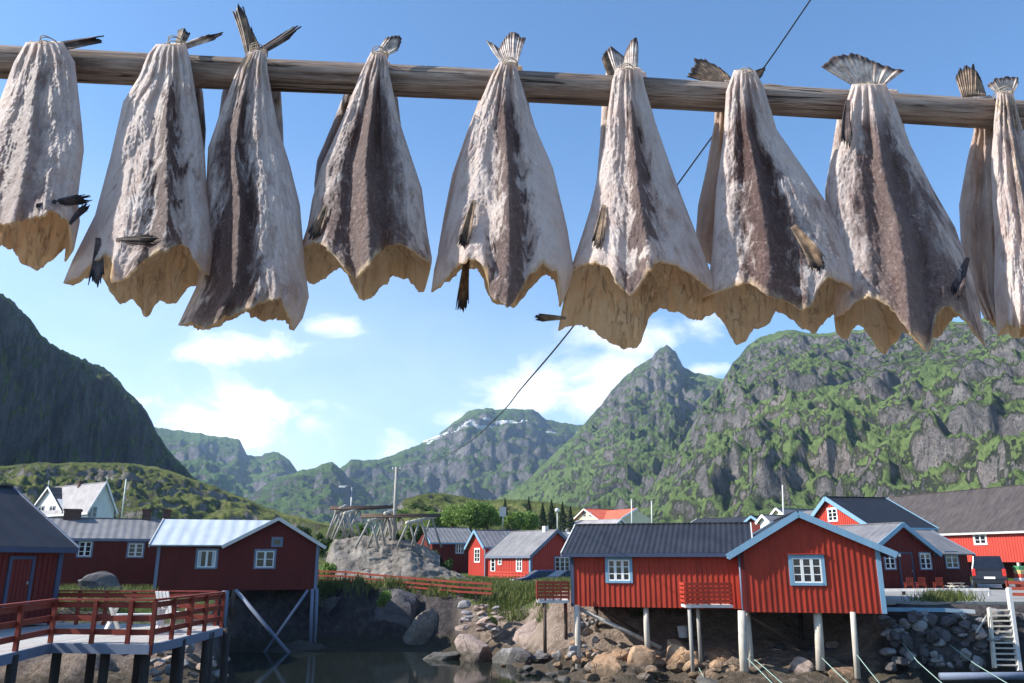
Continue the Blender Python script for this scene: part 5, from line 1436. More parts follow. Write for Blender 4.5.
# ================================================================== DECK ON THE LEFT
ZD = 2.47
def deck():
    pts = [GP(-75, 672, ZD), GP(0, 655, ZD), GP(50, 643, ZD), GP(151, 644.3, ZD), GP(221, 627.5, ZD)]
    back_r = XY(221, 25.6); back_l = XY(58, 26.2)
    poly = [Vector((p.x, p.y, ZD)) for p in pts] + [Vector((back_r.x - .1, back_r.y + .4, ZD)), Vector((back_l.x - 8, back_l.y + 2.0, ZD))]
    c = Vector((sum(p.x for p in poly) / len(poly), sum(p.y for p in poly) / len(poly), ZD))
    root = empty('deck', c); tag(root, 'raised boardwalk deck with dark red plank railings on piles at the lower left', 'deck')
    L = lambda p: Vector(p) - c
    MB().slab([L(p) for p in poly], .06).build('deck_boards', MAT['deck'], root)
    mb = MB()
    for a, b in zip(pts[:-1], pts[1:]):
        d = (b - a).normalized(); o = Vector((d.y, -d.x, 0)) * .035
        mb.beam(L(a + o + Vector((0, 0, -.11))), L(b + o + Vector((0, 0, -.11))), .06, .22)
    mb.build('fascia', MAT['bluegrey'], root)
    H = 1.0
    def railing(line, posts, name):
        """posts every so often, a cap and two planks"""
        rl = MB()
        for a, b in zip(line[:-1], line[1:]):
            d = (b - a).normalized(); o = Vector((d.y, -d.x, 0)) * -.03
            rl.beam(L(a + o + Vector((0, 0, H))), L(b + o + Vector((0, 0, H))), .14, .045)
            for z in (H - .12, H - .43, H - .74):
                rl.beam(L(a + o * 2.2 + Vector((0, 0, z))), L(b + o * 2.2 + Vector((0, 0, z))), .03, .13)
        r = rl.build(name, MAT['red_rail'], root)
        for p in posts:
            MB().box(L(p + Vector((-.045, -.045, -.25))), L(p + Vector((.045, .045, H - .024)))).build('railing_post', MAT['red_rail'], r)
    P1 = []
    def onseg(a, b, px):
        lo, hi = 0.0, 1.0
        for _ in range(40):
            m = (lo + hi) / 2; q = a + (b - a) * m
            zc = q.y * CT + (q.z - CZ) * ST
            if 512 + F * q.x / zc < px: lo = m
            else: hi = m
        return a + (b - a) * lo
    for px in (-35, 15): P1.append(onseg(pts[0] if px < 0 else pts[1], pts[1] if px < 0 else pts[2], px))
    P1.append(pts[2].copy())
    for px in (91, 127): P1.append(onseg(pts[2], pts[3], px))
    P1.append(pts[3].copy())
    for px in (171, 189, 204): P1.append(onseg(pts[3], pts[4], px))
    P1.append(pts[4].copy())
    railing(pts, P1, 'front_railing')
    bl, br = Vector((back_l.x, back_l.y, ZD)), Vector((back_r.x, back_r.y, ZD))
    railing([br, bl], [bl + (br - bl) * i / 6 for i in range(7)], 'back_railing')
    for px, Yd in ((6, .3), (52, .3), (99, .4), (141, .35), (176, .4), (206, .4), (30, 3.0), (80, 3.4), (120, 3.6), (160, 3.3), (196, 2.6)):
        k = [i for i in range(len(pts) - 1) if True]
        for a, b in zip(pts[:-1], pts[1:]):
            q = onseg(a, b, px)
            zc = q.y * CT + (q.z - CZ) * ST
            if abs(512 + F * q.x / zc - px) < 1.0:
                x, y = q.x - .02 * Yd, q.y + Yd
                zb = float(gz(x, y)) - .4
                MB().tube([L((x, y, ZD - .06)), L((x + .03, y, (ZD + zb) / 2)), L((x, y, zb))], .11, 10).build('pile', MAT['dark_wood'], root)
                break
deck()

def picnic_table(name, label, p, rz, mat, s=1.0):
    r = empty(name, p, rz); tag(r, label, 'picnic table')
    mb = MB()
    for i in range(4): mb.box((-.85*s, (-.36 + i*.18)*s, .70*s), (.85*s, (-.36 + i*.18 + .165)*s, .74*s))
    mb.build('table_top', mat, r)
    for sg in (-1, 1):
        MB().box((-.85*s, sg*.72*s - .12*s, .42*s), (.85*s, sg*.72*s + .12*s, .455*s)).build('bench', mat, r)
    for sg in (-1, 1):
        MB().beam((sg*.6*s, -.35*s, .70*s), (sg*.6*s, .62*s, 0), .08*s, .08*s).beam((sg*.64*s + .02, .35*s, .70*s), (sg*.64*s + .02, -.62*s, 0), .08*s, .08*s).beam((sg*.6*s - .06, -.80*s, .40*s), (sg*.6*s - .06, .80*s, .40*s), .05*s, .09*s).build('leg_frame', mat, r)
    return r
p = GP(147, 632, ZD); picnic_table('picnic_table', 'white painted picnic table with two benches on the deck at the left', (p.x - .25, p.y - .2, ZD), .15, MAT['white'])
def armchair(label, p, rz, mat, s=1.0, name='garden_chair'):
    r = empty(name, p, rz); tag(r, label, 'chair')
    mb = MB()
    for i in range(4): mb.beam(((-.22 + i*.148)*s, .26*s, .32*s), ((-.22 + i*.148)*s, .50*s, 1.0*s), .11*s, .025*s, (0, 1, 0))
    mb.build('backrest', mat, r)
    mb = MB()
    for i in range(4): mb.box((-.27*s, (-.28 + i*.14)*s, .36*s - i*.012), (.27*s, (-.28 + i*.14 + .125)*s, .385*s - i*.012))
    mb.build('seat', mat, r)
    for sx in (-1, 1):
        MB().box((sx*.33*s - .05*s, -.36*s, .56*s), (sx*.33*s + .05*s, .34*s, .585*s)).build('armrest', mat, r)
        for y in (-.28, .26): MB().box((sx*.30*s - .035*s, y*s - .035*s, 0), (sx*.30*s + .035*s, y*s + .035*s, .558*s)).build('leg', mat, r)
    return r
p = GP(166, 626, ZD); armchair('white slatted garden chair standing behind the picnic table on the deck', (p.x, p.y + .4, ZD), 2.7, MAT['white'])
def tub(name, label, cat, p, r0, r1, h, mat, handle=True):
    o = empty(name, p); tag(o, label, cat)
    n = 20
    ring = lambda r, z: [(r * math.cos(2*PI*i/n), r * math.sin(2*PI*i/n), z) for i in range(n)]
    vs = ring(r0, 0) + ring(r1, h) + ring(r1 + .02, h) + ring(r1 + .02, h - .03) + ring(r1 - .015, h) + ring(r0 - .015, .02)
    fs = [tuple(range(n - 1, -1, -1))]
    for a, b in ((0, 1), (4, 5)):
        for i in range(n): fs.append((a*n + i, a*n + (i+1) % n, b*n + (i+1) % n, b*n + i))
    for i in range(n):
        j = (i+1) % n
        fs.append((3*n+i, 3*n+j, 2*n+j, 2*n+i)); fs.append((2*n+i, 2*n+j, 4*n+j, 4*n+i)); fs.append((1*n+i, 1*n+j, 3*n+j, 3*n+i))
    fs.append(tuple(5*n + i for i in range(n)))
    MB().add(vs, fs, False).build('body', mat, o)
    if handle:
        MB().tube([(r1 * math.cos(t), .03, h - r1 * .9 * math.sin(t)) for t in np.linspace(0, PI, 12)], .008, 6).build('handle', MAT['metal'], o)
    return o
q = GP(64, 613, ZD); tub('tub', 'shallow teal plastic tub at the back of the deck near the dark house', 'tub', (q.x, min(q.y, 25.6), ZD), .32, .38, .16, MAT['teal'], False)

# ================================================================== ROCKS
def rock_mesh(seed, sub=4, cuts=9, rough=.10, flat=1.0):
    bm = bmesh.new(); bmesh.ops.create_icosphere(bm, subdivisions=sub, radius=1.0)
    rnd = np.random.RandomState(seed)
    V = np.array([v.co[:] for v in bm.verts])
    for _ in range(cuts):
        d = rnd.normal(size=3); d /= np.linalg.norm(d); h = rnd.uniform(.42, .82)
        k = V @ d; V = V - np.outer(np.maximum(k - h, 0) * .92, d)
    n = fbm(V[:, 0] * 1.6 + seed, V[:, 1] * 1.6, V[:, 2] * 1.6, 4, seed, .55)
    cr = ridged(V[:, 0] * 1.3, V[:, 1] * 1.3 + seed, V[:, 2] * 2.6, 3, seed + 4) - .9
    V = V * (1 + rough * n + rough * .45 * cr)[:, None]
    for v, c in zip(bm.verts, V): v.co = c
    for f in bm.faces: f.smooth = True
    me = bpy.data.meshes.new('boulder'); bm.to_mesh(me); bm.free()
    me.set_sharp_from_angle(angle=R(24))
    return me
def boulder(label, cx, cy, wpx, hpx, Y, mat, seed, depth=1.0, cuts=9, rough=.10, name='boulder', sink=0.25, rot=0.0, group=None, sub=4, tilt=0.0):
    c = P(cx, cy, Y); k = Y / 842.0
    o = link_mesh(name, rock_mesh(seed, sub, cuts, rough), mat)
    rx, rz = wpx * k / 2, hpx * k / 2
    o.location = (c.x, c.y + rx * depth * .4, c.z - rz * sink)
    o.scale = (rx * 1.06, rx * depth, rz * (1 + sink)); o.rotation_euler = (0, tilt, rot)
    tag(o, label, 'rock', group); return o
RP, RO, RG, RD = MAT['rock_pink'], MAT['rock_orange'], MAT['rock_grey'], MAT['rock_dark']
boulder('squarish pinkish boulder at the waterline left of the small railed balcony', 475, 648, 44, 40, 38.5, RP, 1, .8, 10)
boulder('low grey boulder at the waterline between the pinkish boulder and the dark balcony post', 513, 661, 42, 24, 37.4, RG, 2, .9)
boulder('broad pale pink slab of rock behind the balcony posts, grass hanging over its top', 536, 633, 66, 36, 40.5, RP, 3, .8, 7, .07)
boulder('rounded ochre boulder with dark foot under the boathouse, leftmost of the row', 611, 668, 42, 32, 32.6, RO, 4, .9)
boulder('blocky ochre boulder that the thin middle stilt of the boathouse stands on', 644, 660, 28, 32, 33.4, RO, 5, .9, 13)
boulder('large ochre boulder with rusty streaks left of the balcony stilts', 679, 658, 38, 40, 34.0, RO, 6, 1.0, 10)
boulder('flat ochre rock slab between the balcony stilts and the thick corner stilt', 720, 660, 44, 20, 34.4, RO, 7, 1.1, 8)
boulder('small ochre boulder lying before the flat slab near the thick corner stilt', 718, 667, 17, 13, 32.2, RO, 8, 1, 8)
boulder('rounded pale boulder at the foot of the middle stilt of the gable cabin', 805, 670, 26, 24, 32.0, RP, 9, 1, 6, .06)
boulder('knobbly ochre rock at the foot of the thin right stilt of the gable cabin', 850, 676, 34, 22, 31.2, RO, 10, 1, 12, .16)
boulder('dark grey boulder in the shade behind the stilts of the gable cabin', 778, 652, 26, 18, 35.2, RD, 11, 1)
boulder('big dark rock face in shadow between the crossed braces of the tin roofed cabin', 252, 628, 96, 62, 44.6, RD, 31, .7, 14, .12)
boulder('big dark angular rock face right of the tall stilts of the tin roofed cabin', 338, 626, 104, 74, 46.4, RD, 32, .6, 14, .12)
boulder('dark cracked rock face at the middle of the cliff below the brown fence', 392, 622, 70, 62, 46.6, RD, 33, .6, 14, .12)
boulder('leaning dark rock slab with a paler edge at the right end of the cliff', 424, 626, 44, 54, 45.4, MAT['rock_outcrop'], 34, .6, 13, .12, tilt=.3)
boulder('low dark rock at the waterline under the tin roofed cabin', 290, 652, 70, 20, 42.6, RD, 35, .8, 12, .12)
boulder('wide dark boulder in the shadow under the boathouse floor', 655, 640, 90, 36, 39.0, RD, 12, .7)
boulder('low dark wet rock ledge at the water under the thick corner stilt', 722, 684, 60, 16, 31.2, RG, 13, 1.0, 8)
boulder('low wet rock at the bottom edge under the boathouse', 610, 686, 70, 14, 32.0, RG, 14, 1.0, 8)
boulder('thin tilted rock ledge at the waterline below the dark cliff', 440, 658, 40, 14, 39.0, RG, 15, .8, 8, .1, tilt=-.35)
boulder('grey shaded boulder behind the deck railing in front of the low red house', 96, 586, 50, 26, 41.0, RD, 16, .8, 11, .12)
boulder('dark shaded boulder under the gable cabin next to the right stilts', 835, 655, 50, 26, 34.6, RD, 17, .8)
boulder('pale boulder at the foot of the rubble wall beside the wooden ladder', 982, 635, 12, 8, 31.6, RP, 18, 1)

def rubble(boxes, label, group, mats, nper, wr, seed, aspect=.72):
    """many small stones, each an object; eight shared shapes per material"""
    rnd = random.Random(seed)
    base = {}
    for (x0, y0, x1, y1, Ya, Yb), n in zip(boxes, nper):
        for i in range(n):
            m = rnd.choice(mats); k = rnd.randrange(5)
            px, py = rnd.uniform(x0, x1), rnd.uniform(y0, y1)
            t = (py - y0) / max(1, y1 - y0); Y = Ya + (Yb - Ya) * t + rnd.uniform(-.25, .25)
            w = rnd.uniform(*wr) * Y / 842.0
            key = (m.name, k)
            if key not in base:
                o = link_mesh('stone', rock_mesh(seed * 10 + k, 3, 11, .12), m); base[key] = o
            else:
                o = base[key].copy(); COL.objects.link(o)
            o.location = P(px, py, Y); o.scale = (w / 2, w / 2 * rnd.uniform(.8, 1.2), w / 2 * aspect * rnd.uniform(.75, 1.15))
            o.rotation_euler = (rnd.uniform(-.3, .3), rnd.uniform(-.3, .3), rnd.uniform(0, 6.3))
            tag(o, label, 'stone', group)
rubble([(884, 614, 990, 667, 32.6, 31.6), (990, 612, 1030, 640, 32.7, 31.9)], 'shaded blocky stone of the rubble bank below the quay edge', 'stones of the quay rubble bank', [RD, RD, RG], [92, 14], (9, 19), 5)
rubble([(568, 612, 598, 664, 37.0, 33.5), (548, 644, 592, 672, 36, 33.8)], 'small pale stone in the heap behind the left stilts of the boathouse', 'stones heaped behind the boathouse stilts', [RP, RO, RG], [26, 10], (6, 13), 6)
rubble([(146, 641, 226, 684, 33, 25.5)], 'sunlit stone on the shore beneath the right end of the deck', 'stones beneath the deck', [RG, RP], [30], (8, 16), 7)
rubble([(455, 604, 498, 634, 43.0, 40.5)], 'flat grey stone of the tumbled dry stone wall above the pinkish boulder', 'stones of the tumbled wall', [RG, RP], [28], (9, 17), 8, .42)
rubble([(500, 652, 566, 676, 38, 35.5)], 'small stone on the wet foreshore in front of the balcony posts', 'stones on the foreshore', [RG, RP, RO], [14], (6, 12), 9, .5)
rubble([(585, 652, 745, 686, 35.0, 31.2)], 'ochre rock among the others on the foreshore in front of the boathouse stilts', 'ochre rocks on the foreshore', [RO, RO, RP], [44], (12, 28), 15, .66)
rubble([(520, 655, 590, 684, 36.5, 32.5)], 'dark wet rock at the water edge below the small balcony', 'wet rocks at the water edge', [RG, RD], [16], (10, 24), 16, .5)
rubble([(752, 644, 860, 676, 35, 31.6)], 'stone between the stilts under the gable fronted cabin', 'stones under the gable fronted cabin', [RO, RD, RP], [16], (8, 16), 13)

def outcrop(name, label, outline, ybase, Y, depth, mat, seed):
    """rock knoll: the outline gives its crest; a body of real depth behind and before it"""
    nx, ns = 110, 60
    px = np.linspace(outline[0][0], outline[-1][0], nx); py = np.interp(px, *zip(*outline)) + 1.2 * fbm(px / 9, seed, 0, 3, seed)
    V = []
    for j in range(ns):
        s = j / (ns - 1)            # 0 front foot .. .55 crest .. 1 back foot
        for i in range(nx):
            c = P(px[i], py[i], Y); f = P(px[i], np.interp(px[i], *zip(*ybase)), Y - depth)
            zf = float(gz(f.x, f.y, False)) - .4
            if s < .55:
                q = s / .55
                z = zf + (c.z - zf) * (1 - (1 - q) ** 2.4); y = f.y + (c.y - f.y) * q; x = c.x * (y / c.y)
            else:
                q = (s - .55) / .45
                z = zf + (c.z - zf) * (1 - q ** 2); y = c.y + depth * 1.2 * q; x = c.x * (1 + .0 * q)
            V.append((x, y, z))
    V = np.array(V).reshape(ns, nx, 3)
    e = np.sin(PI * np.linspace(0, 1, ns))[:, None] * np.clip(np.minimum(np.arange(nx), np.arange(nx)[::-1]) / 6.0, 0, 1)[None, :]
    d = (ridged(V[..., 0] * .5, V[..., 1] * .5, V[..., 2] * .9, 4, seed) - .9) * .45 + .12 * fbm(V[..., 0] * 2.2, V[..., 1] * 2.2, V[..., 2] * 2.5, 3, seed + 3)
    V[..., 1] -= d * e; V[..., 2] += .3 * d * e
    o = link_mesh(name, np_mesh(name, V.reshape(-1, 3), grid_quads(ns, nx)), mat)
    tag(o, label, 'rock outcrop'); return o
outcrop('rock_outcrop', 'pale grey bare rock outcrop with a flat top that the fish drying racks stand on', [(326,560),(331,546),(336,540),(345,539),(358,537),(372,537),(392,538),(410,541),(425,547),(440,556)], [(326,572),(440,580)], 62, 6, MAT['rock_outcrop'], 21)
outcrop('rock_outcrop', 'rounded grey rock hump in front of the flat rock outcrop, above the brown fence', [(348,580),(360,572),(374,566),(388,560),(400,554),(412,552),(422,560),(438,566),(456,573),(474,582),(486,590)], [(348,586),(486,596)], 55, 4, MAT['rock_outcrop'], 22)

# ================================================================== FENCE, RACKS, POLES, WIRE
def fence():
    line = [(318, 584, 53), (345, 585, 52), (370, 588, 50.5), (400, 591, 49), (430, 594, 47.5), (460, 597, 46), (492, 599, 45)]
    w = [P(a, b, c) for a, b, c in line]
    for q in w: q.z = max(q.z, float(gz(q.x, q.y, False)) - .1)
    root = empty('fence', w[0]); tag(root, 'brown red rail fence along the top of the dark rock cliff', 'fence')
    L = lambda p: p - w[0]
    mb = MB()
    for a, b in zip(w[:-1], w[1:]):
        for dz in (.28, .52, .78): mb.beam(L(a + Vector((0, -.05, dz))), L(b + Vector((0, -.05, dz))), .04, .11)
    mb.build('rails', MAT['red_rail'], root)
    for i in range(len(w) - 1):
        for t in (0, .5):
            p = w[i] + (w[i + 1] - w[i]) * t
            MB().box(L(p + Vector((-.05, -.03, -.5))), L(p + Vector((.05, .05, .86)))).build('post', MAT['brown_wood'], root)
fence()
def rack(label, beams, poles, Y0):
    """fish drying rack (hjell): trestles of crossed legs with a sloping cross beam, long poles laid over them"""
    root = empty('drying_rack', P(*beams[0][0], Y0)); tag(root, label, 'drying rack', None)
    c = root.location.copy(); L = lambda p: p - c
    for (a, Ya), (b, Yb), foot in [((x[0], x[2]), (x[1], x[3]), x[4]) for x in beams]:
        A_, B_ = P(*a, Ya), P(*b, Yb)
        MB().tube([L(A_), L(B_)], [.13, .11], 8).build('cross_beam', MAT['pale_wood'], root)
        n = 3
        for i in range(n):
            q = A_ + (B_ - A_) * (i + .2) / (n - .5)
            zf = P(0, foot, (Ya + Yb) / 2).z
            for sg in (-1, 1):
                MB().tube([L(q + Vector((0, 0, .12))), L(Vector((q.x + sg * random.uniform(.55, .95), q.y + sg * .25, zf)))], [.075, .085], 7).build('leg', MAT['grey_wood'], root)
    mb_n = 0
    for (a, Ya, b, Yb, n, spread) in poles:
        for i in range(n):
            t = i / max(1, n - 1) - .5
            A_, B_ = P(*a, Ya + t * spread), P(*b, Yb + t * spread)
            A_.z += .10 + .18 * t + random.uniform(-.05, .05); B_.z += .10 + .18 * t + random.uniform(-.05, .05)
            MB().tube([L(A_), L((A_ + B_) / 2 + Vector((0, 0, random.uniform(-.06, .03)))), L(B_)], [.06, .055, .045], 6).build('pole', MAT['brown_wood'], root)
rack('empty wooden fish drying rack at the back left of the rock outcrop',
     [((336, 511), (346, 505.5), 63, 65.5, 539), ((344.5, 513.5), (360.5, 509), 62, 65, 540)], [((330, 509.5), 64, (396, 508), 66, 9, 3.2)], 64)
rack('empty wooden fish drying rack at the front right of the rock outcrop, sloping bleached beams',
     [((368.5, 521.3), (389.5, 516), 57.5, 60.5, 549), ((385, 513.5), (394, 510.5), 60, 62, 546), ((406.5, 523), (434.5, 517), 57.5, 60.5, 547)], [((361, 517.5), 59, (441, 517), 60.5, 9, 3.0)], 59)

def post_(name, label, cat, px, ytop, ybot, Y, r, mat, lean=0.0):
    a = P(px + lean, ytop, Y); b = P(px, ybot, Y); 
    if lean == 0: a.x = b.x
    root = empty(name, b); tag(root, label, cat)
    MB().tube([Vector((0, 0, -.4)), (a - b) * .5, a - b], [r, r * .9, r * .72], 10).build('pole', mat, root)
    return root, a - b
r, t = post_('utility_pole', 'tall weathered wooden utility pole by the fish drying racks', 'utility pole', 393.5, 467, 549, 60, .15, MAT['grey_wood'])
POLE_TOP = r.location + t
MB().beam(t + Vector((-.35, 0, -.25)), t + Vector((.35, 0, -.25)), .09, .1).build('crossarm', MAT['grey_wood'], r)
for sx in (-.28, .28): MB().tube([t + Vector((sx, 0, -.2)), t + Vector((sx, 0, -.02))], [.05, .035], 8).build('insulator', MAT['white'], r)
r, t = post_('street_lamp', 'thin street lamp with a white head behind the drying racks', 'street lamp', 349, 487, 545, 80, .07, MAT['metal'])
MB().tube([t, t + Vector((-.35, 0, .12)), t + Vector((-.7, -.1, .05))], .035, 8).build('arm', MAT['metal'], r)
MB().box(t + Vector((-1.25, -.28, -.1)), t + Vector((-.62, .08, .1))).build('lamp_head', MAT['lamp_glass'], r, bevel=.04)
r, t = post_('sign_post', 'grey board on a thin post among the trees behind the small cabins', 'sign', 503, 508, 530, 95, .07, MAT['metal'])
MB().box(t + Vector((-.42, -.10, -.95)), t + Vector((.36, -.06, .12))).build('board', MAT['metal'], r)
r, t = post_('street_lamp', 'white globe street lamp among the dark spruces left of the yellow house', 'street lamp', 557.5, 511, 535, 100, .06, MAT['white'])
MB().tube([t + Vector((0, 0, -.15)), t + Vector((0, 0, .0)), t + Vector((0, 0, .25)), t + Vector((0, 0, .35))], [.15, .28, .25, .08], 12).build('lamp_globe', MAT['lamp_glass'], r)
for lb, px, yt, yb, Y, ln in (('white flagpole on the heath right of the white villa, leaning slightly', 121.6, 480, 518, 100, 4.5),
                              ('white flagpole over the black boathouse roof, nearer the yellow house', 632, 500, 532, 105, -.5),
                              ('white flagpole over the black boathouse roof, right of its neighbour', 652, 502, 532, 105, -.5),
                              ('slim white flagpole above the peak of the gable fronted cabin', 784, 486, 530, 95, -1.5)):
    r, t = post_('flagpole', lb, 'flagpole', px, yt, yb, Y, .085, MAT['white'], ln)
    MB().tube([t, t + Vector((0, 0, .05)), t + Vector((0, 0, .14))], [.09, .12, .02], 8).build('finial', MAT['white'], r)

def wire():
    # from above the photographer down to the utility pole, sagging a little
    pix = [(832, -30), (809, 2), (765, 66), (720, 126), (680, 181), (620, 264), (560, 343), (520, 390), (500, 414), (465, 445), (430, 462)]
    Ys = [2.9, 3.1, 3.6, 4.3, 5.2, 7.4, 12.0, 18.5, 24, 36, 47]
    pts = [P(a, b, y) for (a, b), y in zip(pix, Ys)] + [POLE_TOP + Vector((.28, 0, -.02))]
    pts = [pts[0] + (pts[0] - pts[1]) * 8] + pts
    o = MB()
    n = len(pts); out = []
    for i in range(n - 1):
        p0, p1, p2, p3 = pts[max(i-1, 0)], pts[i], pts[i+1], pts[min(i+2, n-1)]
        for k in range(6):
            t = k / 6; out.append(.5 * ((2*p1) + (p2-p0)*t + (2*p0-5*p1+4*p2-p3)*t*t + (3*p1-p0-3*p2+p3)*t**3))
    out.append(pts[-1])
    rad = [min(.016, max(.0036, q.y * .0011)) for q in out]
    o.tube(out, rad, 8)
    tag(o.build('overhead_cable', MAT['cable'], None), 'thin dark overhead cable running from the top right down to the utility pole', 'cable')
wire()

# ================================================================== QUAY ON THE RIGHT
def quay():
    m, n, b = material('gravel_road')
    v = n.pos(); a = n.noise(v, 1.2, 5); f = n.noise(v, 25, 4, .7)
    k = n.ramp(n.math('ADD', n.math('MULTIPLY', a, .6), n.math('MULTIPLY', f, .4)), [(.3, (.20, .195, .185)), (.7, (.34, .33, .31))])
    setp(n, b, k, .95, n.bump(f, .5, .02), .2)
    z = 2.80
    MB().slab([(14.8, 33.3, z), (60, 33.3, z), (60, 63, z), (20, 63, z), (17.0, 48, z)], .12).build('road', m)
    tag(bpy.data.objects['road'], kind='structure')
quay()
def beam_thing(name, label, cat, a, b, w, h, mat):
    c = (a + b) / 2
    o = MB().beam(a - c, b - c, w, h).build(name, mat); o.location = c
    tag(o, label, cat); return o
def quay_edge():
    a, b, c = P(882, 609.3, 32.6), P(944, 610, 32.55), P(974, 611.6, 32.5)
    root = empty('quay_edge_beam', a); tag(root, 'long squared timber along the quay edge, blue paint ending in a bare white end', 'beam')
    MB().beam(Vector((0, 0, 0)), b - a, .2, .14).build('blue_length', MAT['blue_trim'], root)
    MB().beam(b - a, c - a, .2, .14).build('white_length', MAT['white'], root)
quay_edge()
def quay_rail():
    a, b = P(880, 590, 40), P(989, 589.5, 38.5)
    root = empty('railing', Vector((a.x, a.y, 2.8))); tag(root, 'low white timber railing along the road in front of the dark red quay cabin', 'railing')
    L = lambda p: p - root.location
    MB().beam(L(a), L(b), .12, .12).build('rail', MAT['white_fascia'], root)
    for t in (.0, .22, .48, .74, 1.0):
        q = a + (b - a) * t
        MB().box(L(Vector((q.x - .06, q.y - .05, 2.7))), L(Vector((q.x + .06, q.y + .05, q.z - .062)))).build('post', MAT['white_fascia'] if t > .9 else MAT['dark_wood'], root)
quay_rail()
def ladder():
    z0 = .1
    lt, lb = P(989, 608, 32.2), P(994.5, 668, 31.3)
    rt, rb = P(1008.5, 588, 32.3), P(1019.5, 671, 31.2)
    root = empty('ladder', lb); tag(root, 'pale wooden ladder leaning on the quay beside the rubble bank', 'ladder')
    L = lambda p: p - lb
    MB().beam(L(lb), L(lt), .09, .16, (0, 1, 0)).build('side_rail', MAT['pale_wood'], root)
    MB().beam(L(rb), L(rt), .13, .18, (0, 1, 0)).build('side_rail', MAT['white_fascia'], root)
    for i in range(11):
        y = 610.5 + i * 5.45
        ta = (y - 608) / 60; tb = (y + .6 - 588) / 83
        p, q = lt + (lb - lt) * ta, rt + (rb - rt) * tb
        MB().beam(L(p), L(q), .16, .05).build('rung', MAT['pale_wood'], root)
ladder()
def oar():
    a, b = P(987, 615, 32.0), P(976, 633, 31.7)
    root = empty('broom', b); tag(root, 'wooden broom handle leaning against the rubble bank left of the ladder', 'broom')
    MB().tube([Vector((0, 0, 0)), a - b], .03, 8).build('shaft', MAT['pale_wood'], root)
    MB().box((-.2, -.06, -.12), (.2, .06, .0)).build('head', MAT['brown_wood'], root)
oar()
tub('bucket', 'white plastic bucket standing in the shade under the boathouse', 'bucket', P(683, 635, 36.8) + Vector((0, 0, -.1)), .19, .24, .46, MAT['plastic_white'])
b1 = MB().tube([P(940, 676.5, 30.6), P(1060, 675.5, 30.4)], .13, 12).build('floating_boom', MAT['bluegrey']); tag(b1, 'blue grey floating timber boom low in the lower right corner', 'boom')
for lb, pts in (
    ('pale green mooring rope from the thick corner stilt, upper one of two', [(749, 655, 32.2), (766, 669, 31), (785, 686, 29.5), (840, 730, 26)]),
    ('pale green mooring rope from the thick corner stilt, lower one of two', [(747, 658, 31.8), (760, 671, 30.8), (775, 686, 29.5), (820, 735, 26)]),
    ('pale green mooring rope from the middle stilt of the gable cabin', [(822, 658, 31.5), (835, 671, 30.5), (850, 685, 29.5), (900, 735, 26)]),
    ('pale green mooring rope from the thin right stilt of the gable cabin', [(857, 655, 31.0), (868, 669, 30.2), (881, 685, 29.5), (930, 735, 26)]),
    ('short mooring rope at the left balcony stilt', [(699, 668, 31.9), (704, 678, 31.3), (709, 686, 30.8), (725, 720, 29)]),
    ('mooring rope crossing the dark rubble bank below the blue quay beam', [(900, 640, 32), (918, 662, 31), (944, 685, 29.8), (985, 730, 27)]),
    ('mooring rope nearest the floating boom on the right', [(950, 645, 32), (975, 664, 31), (1005, 682, 29.8), (1060, 715, 28)])):
    o = MB().tube([P(*q) for q in pts], .015, 6).build('mooring_rope', MAT['rope']); tag(o, lb, 'rope')

# chairs, table, crates before the quay cabin
for lb, px, Y in (('red wooden garden chair against the quay cabin wall, leftmost of three', 906, 46.6), ('red wooden garden chair against the quay cabin, middle of three', 918, 46.8), ('red wooden garden chair nearest the picnic table on the quay', 935, 46.9)):
    q = XY(px, Y); armchair(lb, (q.x, q.y, 2.8), 2.9, MAT['red_rail'], .66)
q = XY(953, 46.2); picnic_table('picnic_table', 'small grey wood picnic table on the quay beside the red chairs', (q.x, q.y, 2.8), .2, MAT['pale_wood'], .5)

def fish_crate(label, p, rz, mat, w=.9, d=.6, h=.26):
    o = empty('crate', p, rz); tag(o, label, 'crate')
    mb = MB()
    mb.box((-w/2, -d/2, 0), (w/2, d/2, .03))
    for y0 in (-d/2, d/2 - .03): mb.box((-w/2, y0, .03), (w/2, y0 + .03, h))
    for x0 in (-w/2, w/2 - .03): mb.box((x0, -d/2 + .03, .03), (x0 + .03, d/2 - .03, h))
    mb.build('body', mat, o)
    for z in (.07, .13): MB().box((-w/2 - .012, -d/2 - .012, z), (w/2 + .012, d/2 + .012, z + .025)).build('rib', mat, o)
    return o
cx = XY(1022, 46.5)
stack = [('plastic_red', 'dull red'), ('plastic_red', 'red'), ('plastic_white', 'white'), ('plastic_red', 'bright red'), ('plastic_yellow', 'yellow'), ('plastic_green', 'green')]
pos_ = ['lowest in the stack at the right edge', 'second from the bottom of the stack at the right edge', 'third up in the stack at the right edge', 'fourth up in the stack at the right edge', 'just under the top crate of the stack', 'topmost of the stack at the right edge']
for i, ((m_, cn), pp) in enumerate(zip(stack, pos_)):
    fish_crate(f'{cn} plastic fish crate, {pp}', (cx.x + random.uniform(-.05, .05), cx.y, 2.8 + .215 * i), random.uniform(-.08, .08), MAT[m_], .8, .6, .205)

